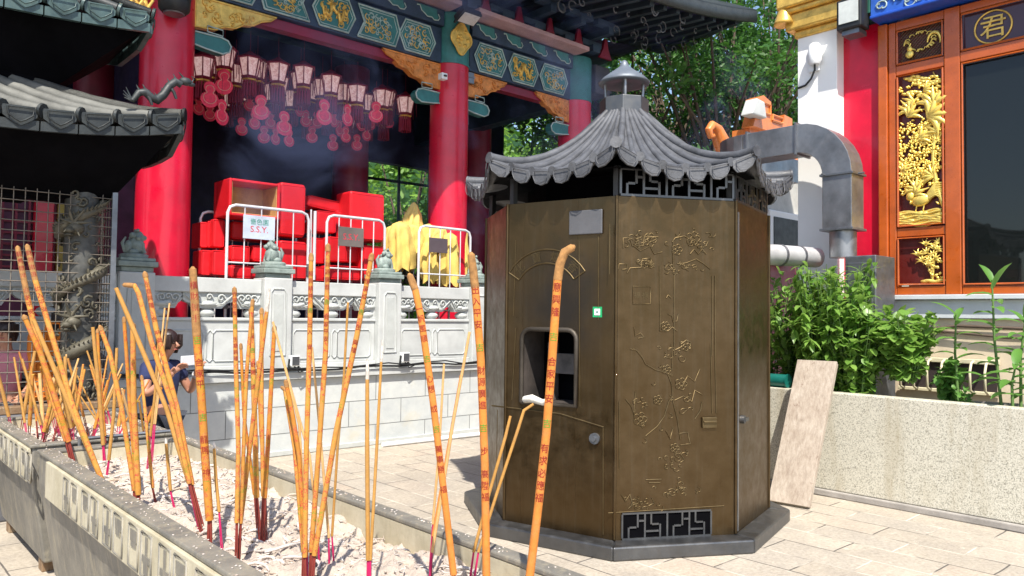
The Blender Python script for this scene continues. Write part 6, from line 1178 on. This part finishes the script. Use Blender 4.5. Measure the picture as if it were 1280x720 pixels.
# ------------------------------------------------------------------ people
def skin(name, joints, edges, mat, parent, root, sub=2):
    names = list(joints); me = bpy.data.meshes.new(name); o_ = ORG[parent.name]
    me.from_pydata([tuple(V(*joints[n][0])-o_) for n in names], [(names.index(a), names.index(b)) for a, b in edges], []); me.materials.append(mat)
    o = bpy.data.objects.new(name, me); COL.objects.link(o); o.parent = parent; ORG[o.name] = o_
    m = o.modifiers.new('skin', 'SKIN'); m.use_smooth_shade = True; sv = me.skin_vertices[0].data
    for i, n in enumerate(names): r = joints[n][1]; sv[i].radius = r if isinstance(r, tuple) else (r, r); sv[i].use_root = (n == root)
    s = o.modifiers.new('sub', 'SUBSURF'); s.levels = sub; s.render_levels = sub
    return o
def chain(E, *n): E += list(zip(n[:-1], n[1:]))
def person(lb, base, yaw, head, H, pose, shirt, trousers, hair_mat, skinm, sleeves=True, bun=False):
    """pose: local joint overrides; x right of the person, y forward, z up; base on the ground"""
    c, s = math.cos(yaw), math.sin(yaw); k = H/1.66
    def L(x, y, z): return V(base[0]+k*(x*c-y*s), base[1]+k*(x*s+y*c), base[2]+k*z)
    J = dict(pelvis=((0, 0, .92), (.13, .10)), waist=((0, 0, 1.05), (.12, .09)), chest=((0, .0, 1.25), (.145, .10)), neckb=((0, 0, 1.38), (.06, .06)), neck=((0, .01, 1.44), (.05, .05)), hb=((0, .03, 1.50), (.06, .07)), hm=((0, .03, 1.57), (.075, .092)), ht=((0, .02, 1.63), (.055, .07)),
        hipL=((-.09, 0, .86), .085), kneeL=((-.10, .03, .48), .055), ankL=((-.10, 0, .09), .038), toeL=((-.11, .15, .035), .035), hipR=((.09, 0, .86), .085), kneeR=((.10, .03, .48), .055), ankR=((.10, 0, .09), .038), toeR=((.11, .15, .035), .035),
        shL=((-.17, 0, 1.34), .052), elL=((-.24, .02, 1.08), .038), wrL=((-.22, .2, .98), .026), shR=((.17, 0, 1.34), .052), elR=((.24, .02, 1.08), .038), wrR=((.22, .2, .98), .026))
    for n, v in pose.items(): J[n] = (v, J[n][1])
    E = []; chain(E, 'pelvis', 'waist', 'chest', 'neckb', 'neck', 'hb', 'hm', 'ht')
    for S in 'LR': chain(E, 'pelvis', 'hip'+S, 'knee'+S, 'ank'+S, 'toe'+S); chain(E, 'chest', 'sh'+S, 'el'+S, 'wr'+S)
    for S, sg in (('L', 1), ('R', -1)):
        w_ = V(*J['wr'+S][0]); e_ = V(*J['el'+S][0]); d = nrm(w_-e_); a = nrm(np.cross(d, V(0, 1, 0.01))); pm_ = w_+d*.06; J['pa'+S] = (tuple(pm_), (.034, .018)); chain(E, 'wr'+S, 'pa'+S)
        bend = nrm(np.cross(a, d))
        for f in range(4):
            o = a*(f-1.5)*.019; l = (.065, .078, .072, .055)[f]; J['f%d'%f+S] = (tuple(pm_+o+d*.035), .009); J['g%d'%f+S] = (tuple(pm_+o+d*(.035+l*.6)+bend*.018), .0085); J['t%d'%f+S] = (tuple(pm_+o+d*(.035+l*.8)+bend*.042), .007); chain(E, 'pa'+S, 'f%d'%f+S, 'g%d'%f+S, 't%d'%f+S)
        J['th'+S] = (tuple(w_+d*.03+a*sg*.035), .011); J['tt'+S] = (tuple(w_+d*.07+a*sg*.055+bend*.02), .009); chain(E, 'wr'+S, 'th'+S, 'tt'+S)
    W = {n: (tuple(L(*v[0])), tuple(q*k for q in v[1]) if isinstance(v[1], tuple) else v[1]*k) for n, v in J.items()}
    t = thing('person', lb, 'person', base)
    body = skin('body', W, E, skinm, t, 'pelvis')
    def sub(nm, keys, edges, grow, mat, root): return skin(nm, {n: (W[n][0], tuple(q+grow for q in W[n][1]) if isinstance(W[n][1], tuple) else W[n][1]+grow) for n in keys}, edges, mat, t, root)
    ks = ['pelvis', 'waist', 'chest', 'neckb', 'shL', 'shR', 'elL', 'elR']; ed = [('pelvis', 'waist'), ('waist', 'chest'), ('chest', 'neckb'), ('chest', 'shL'), ('chest', 'shR')]
    W2 = dict(W)
    if sleeves == 'long': ks += ['wrL', 'wrR']; ed += [('shL', 'elL'), ('shR', 'elR'), ('elL', 'wrL'), ('elR', 'wrR')]
    else:
        for S in 'LR': W['sl'+S] = (tuple(V(*W['sh'+S][0])*.45+V(*W['el'+S][0])*.55), .05*k)
        ks = [n for n in ks if not n.startswith('el')]+['slL', 'slR']; ed += [('shL', 'slL'), ('shR', 'slR')]
    sub('shirt', ks, ed, .016, shirt, 'pelvis')
    W['hemL'] = (tuple(V(*W['ankL'][0])+V(0, 0, .05)), .045*k); W['hemR'] = (tuple(V(*W['ankR'][0])+V(0, 0, .05)), .045*k)
    sub('trousers', ['pelvis', 'hipL', 'hipR', 'kneeL', 'kneeR', 'hemL', 'hemR'], [('pelvis', 'hipL'), ('pelvis', 'hipR'), ('hipL', 'kneeL'), ('hipR', 'kneeR'), ('kneeL', 'hemL'), ('kneeR', 'hemR')], .014, trousers, 'pelvis')
    hm = V(*W['hm'][0]); ht = V(*W['ht'][0]); F = V(-s, c, 0); Sd = V(c, s, 0); m = MB()
    ax = [Sd, F, V(0, 0, 1)]
    m.blob(hm-F*.02*k+V(0, 0, .03*k), (.09*k, .10*k, .10*k), ax, 16, 10)
    for a in np.linspace(-2.3, 2.3, 26): p0 = hm+V(0, 0, .03*k)+(-F*math.cos(a)*.10+Sd*math.sin(a)*.088)*k; m.tube([p0+V(0, 0, .05*k), p0-V(0, 0, .05*k), p0-V(0, 0, (.12 if abs(a) < 1.9 else .08)*k)-(-F*math.cos(a)+Sd*math.sin(a))*.012*k], [.018*k, .02*k, .009*k], 5)
    if bun: m.blob(hm-F*.12*k+V(0, 0, .06*k), .045*k)
    part(m, 'hair', hair_mat, t)
    f = MB(); f.tube([hm+F*.075*k+V(0, 0, .01*k), hm+F*.108*k-V(0, 0, .02*k), hm+F*.085*k-V(0, 0, .028*k)], [.008*k, .014*k, .01*k], 6)
    for sg in (-1, 1): f.blob(hm+Sd*sg*.084*k-V(0, 0, .005), (.012*k, .02*k, .03*k), ax)
    part(f, 'nose_and_ears', skinm, t)
    f = MB()
    for sg in (-1, 1): f.blob(hm+F*.083*k+Sd*sg*.032*k+V(0, 0, .008*k), (.014*k, .008*k, .007*k), ax); f.tube([hm+F*.086*k+Sd*sg*.018*k+V(0, 0, .03*k), hm+F*.082*k+Sd*sg*.05*k+V(0, 0, .03*k)], .004*k, 4)
    part(f, 'eyes', hair_mat, t)
    f = MB(); f.tube([hm+F*.08*k+Sd*q*.022*k-V(0, 0, .052*k) for q in (-1, 0, 1)], .006*k, 5); part(f, 'mouth', pm('lips', (.40, .12, .10), .5), t)
    sh = MB()
    for S in 'LR': an, to = V(*W['ank'+S][0]), V(*W['toe'+S][0]); sh.tube([an-V(0, 0, .045*k)-(to-an)*V(1, 1, 0)*.35, an-V(0, 0, .045*k), to-V(0, 0, .0)+(to-an)*V(1, 1, 0)*.2], [.036*k, .045*k, .034*k], 8)
    part(sh, 'shoes', BLACK, t)
    return t, W, L
NAVYC = pm('navy_cotton', (.015, .022, .075), .85, var=.25, bump=.4, bscale=20); DENIM = pm('dark_trousers', (.03, .035, .05), .85, bump=.4); PINK = pm('pink_cotton', (.55, .20, .24), .85, bump=.3); SLATE = pm('slate_cotton', (.035, .05, .085), .85, bump=.3); ORC = pm('orange_quilt', (.72, .20, .02), .8, var=.12, bump=.5, bscale=30)
SKN2 = pm('tanned_skin', (.42, .20, .13), .5, bump=.1)
B = gy(203, 430, 6.25); t_, W_, L_p = person('person in navy top with brown hair holding up a phone behind the troughs', V(B[0], B[1], 0), PI+.5, 0, 1.44,
    dict(elR=(.27, .10, 1.12), wrR=(.17, .27, 1.30), elL=(-.26, .10, 1.10), wrL=(-.13, .28, 1.30), hb=(0, .06, 1.49), hm=(0, .075, 1.555), ht=(0, .075, 1.615)), NAVYC, DENIM, HAIR, SKN2)
wr = V(*W_['wrL'][0]); el = V(*W_['elL'][0]); part(MB().tube([wr-nrm(wr-el)*.05, wr-nrm(wr-el)*.03], .034, 14), 'wristwatch', pm('pale_watch', (.6, .58, .55), .3, metal=.6), t_)
pc_ = (V(*W_['paL'][0])+V(*W_['paR'][0]))/2+V(0, 0, .06); ph_ = thing('phone', 'white backed phone held up by the person in navy', 'phone', pc_)
fw = V(-math.sin(PI+.5), math.cos(PI+.5), 0); sd = V(math.cos(PI+.5), math.sin(PI+.5), 0)
part(MB().obox(pc_, sd*.075, fw*.005, (0, 0, .037)), 'case', WHITEP, ph_, .003, 3); part(MB().obox(pc_-fw*.0062, sd*.070, fw*.0008, (0, 0, .033)), 'screen', BLACK, ph_)
# people beyond the cage
B = gy(60, 420, 7.72)
person('person in slate top stretching one arm down beyond the cage', V(B[0], 7.72, 0), -1.0, 0, 1.62, dict(neckb=(0, .10, 1.34), neck=(0, .13, 1.40), hb=(0, .16, 1.46), hm=(0, .18, 1.53), ht=(0, .18, 1.59), shL=(-.17, .08, 1.30), shR=(.17, .08, 1.30), elR=(.24, .3, 1.22), wrR=(.2, .52, 1.1), elL=(-.2, .32, 1.16), wrL=(-.16, .50, 1.02)), SLATE, DENIM, HAIR, SKIN, 'long')
B = gy(8, 430, 7.7); person('person in pink top at the left frame edge beyond the cage', V(B[0], 7.7, 0), 2.6, 0, 1.48, {}, PINK, DENIM, HAIR, SKIN)
bgp = gy(66, 445, 7.58); t = thing('orange_backpack', 'bright orange quilted bag standing behind the cage mesh', 'bag', (bgp[0], 7.58, .81))
part(MB().box(bgp[0]-.19, bgp[0]+.19, 7.52, 7.66, .81, 1.42), 'bag_body', ORC, t, .06, 5); q = MB()
for k in range(6): q.tube([V(bgp[0]-.18, 7.515, .86+k*.095), V(bgp[0]+.18, 7.515, .86+k*.095)], .008, 5)
for k in range(5): q.tube([V(bgp[0]-.14+k*.07, 7.515, .85), V(bgp[0]-.14+k*.07, 7.515, 1.38)], .007, 5)
part(q, 'quilting', ORC, t); part(MB().tube([V(bgp[0]-.06, 7.6, 1.40), V(bgp[0]-.05, 7.6, 1.48), V(bgp[0]+.05, 7.6, 1.48), V(bgp[0]+.06, 7.6, 1.40)], .012, 6), 'handle', ORC, t)

# ------------------------------------------------------------------ drifting incense smoke under the eaves
sm = NT('incense_smoke'); sm.t.nodes.remove(sm.b); vol = sm.n('VolumePrincipled', {'Color': (.42, .52, 1.0, 1), 'Anisotropy': .2})
d_ = sm.noise(.55, 7, .62, dist=1.6); dn_ = sm.n('MapRange', {'Value': d_, 'From Min': .52, 'From Max': .74, 'To Min': 0.0, 'To Max': .5}).outputs[0]
sm.t.links.new(dn_, vol.inputs['Density']); sm.t.links.new(vol.outputs[0], sm.out.inputs['Volume'])
solo(MB().box(3.3, 13.0, 7.25, 8.65, 2.6, 6.3), 'smoke', sm.m, 'thin bluish incense smoke drifting under the hall eaves', 'smoke', kind='stuff', loc=(8, 8.7, 2.6))
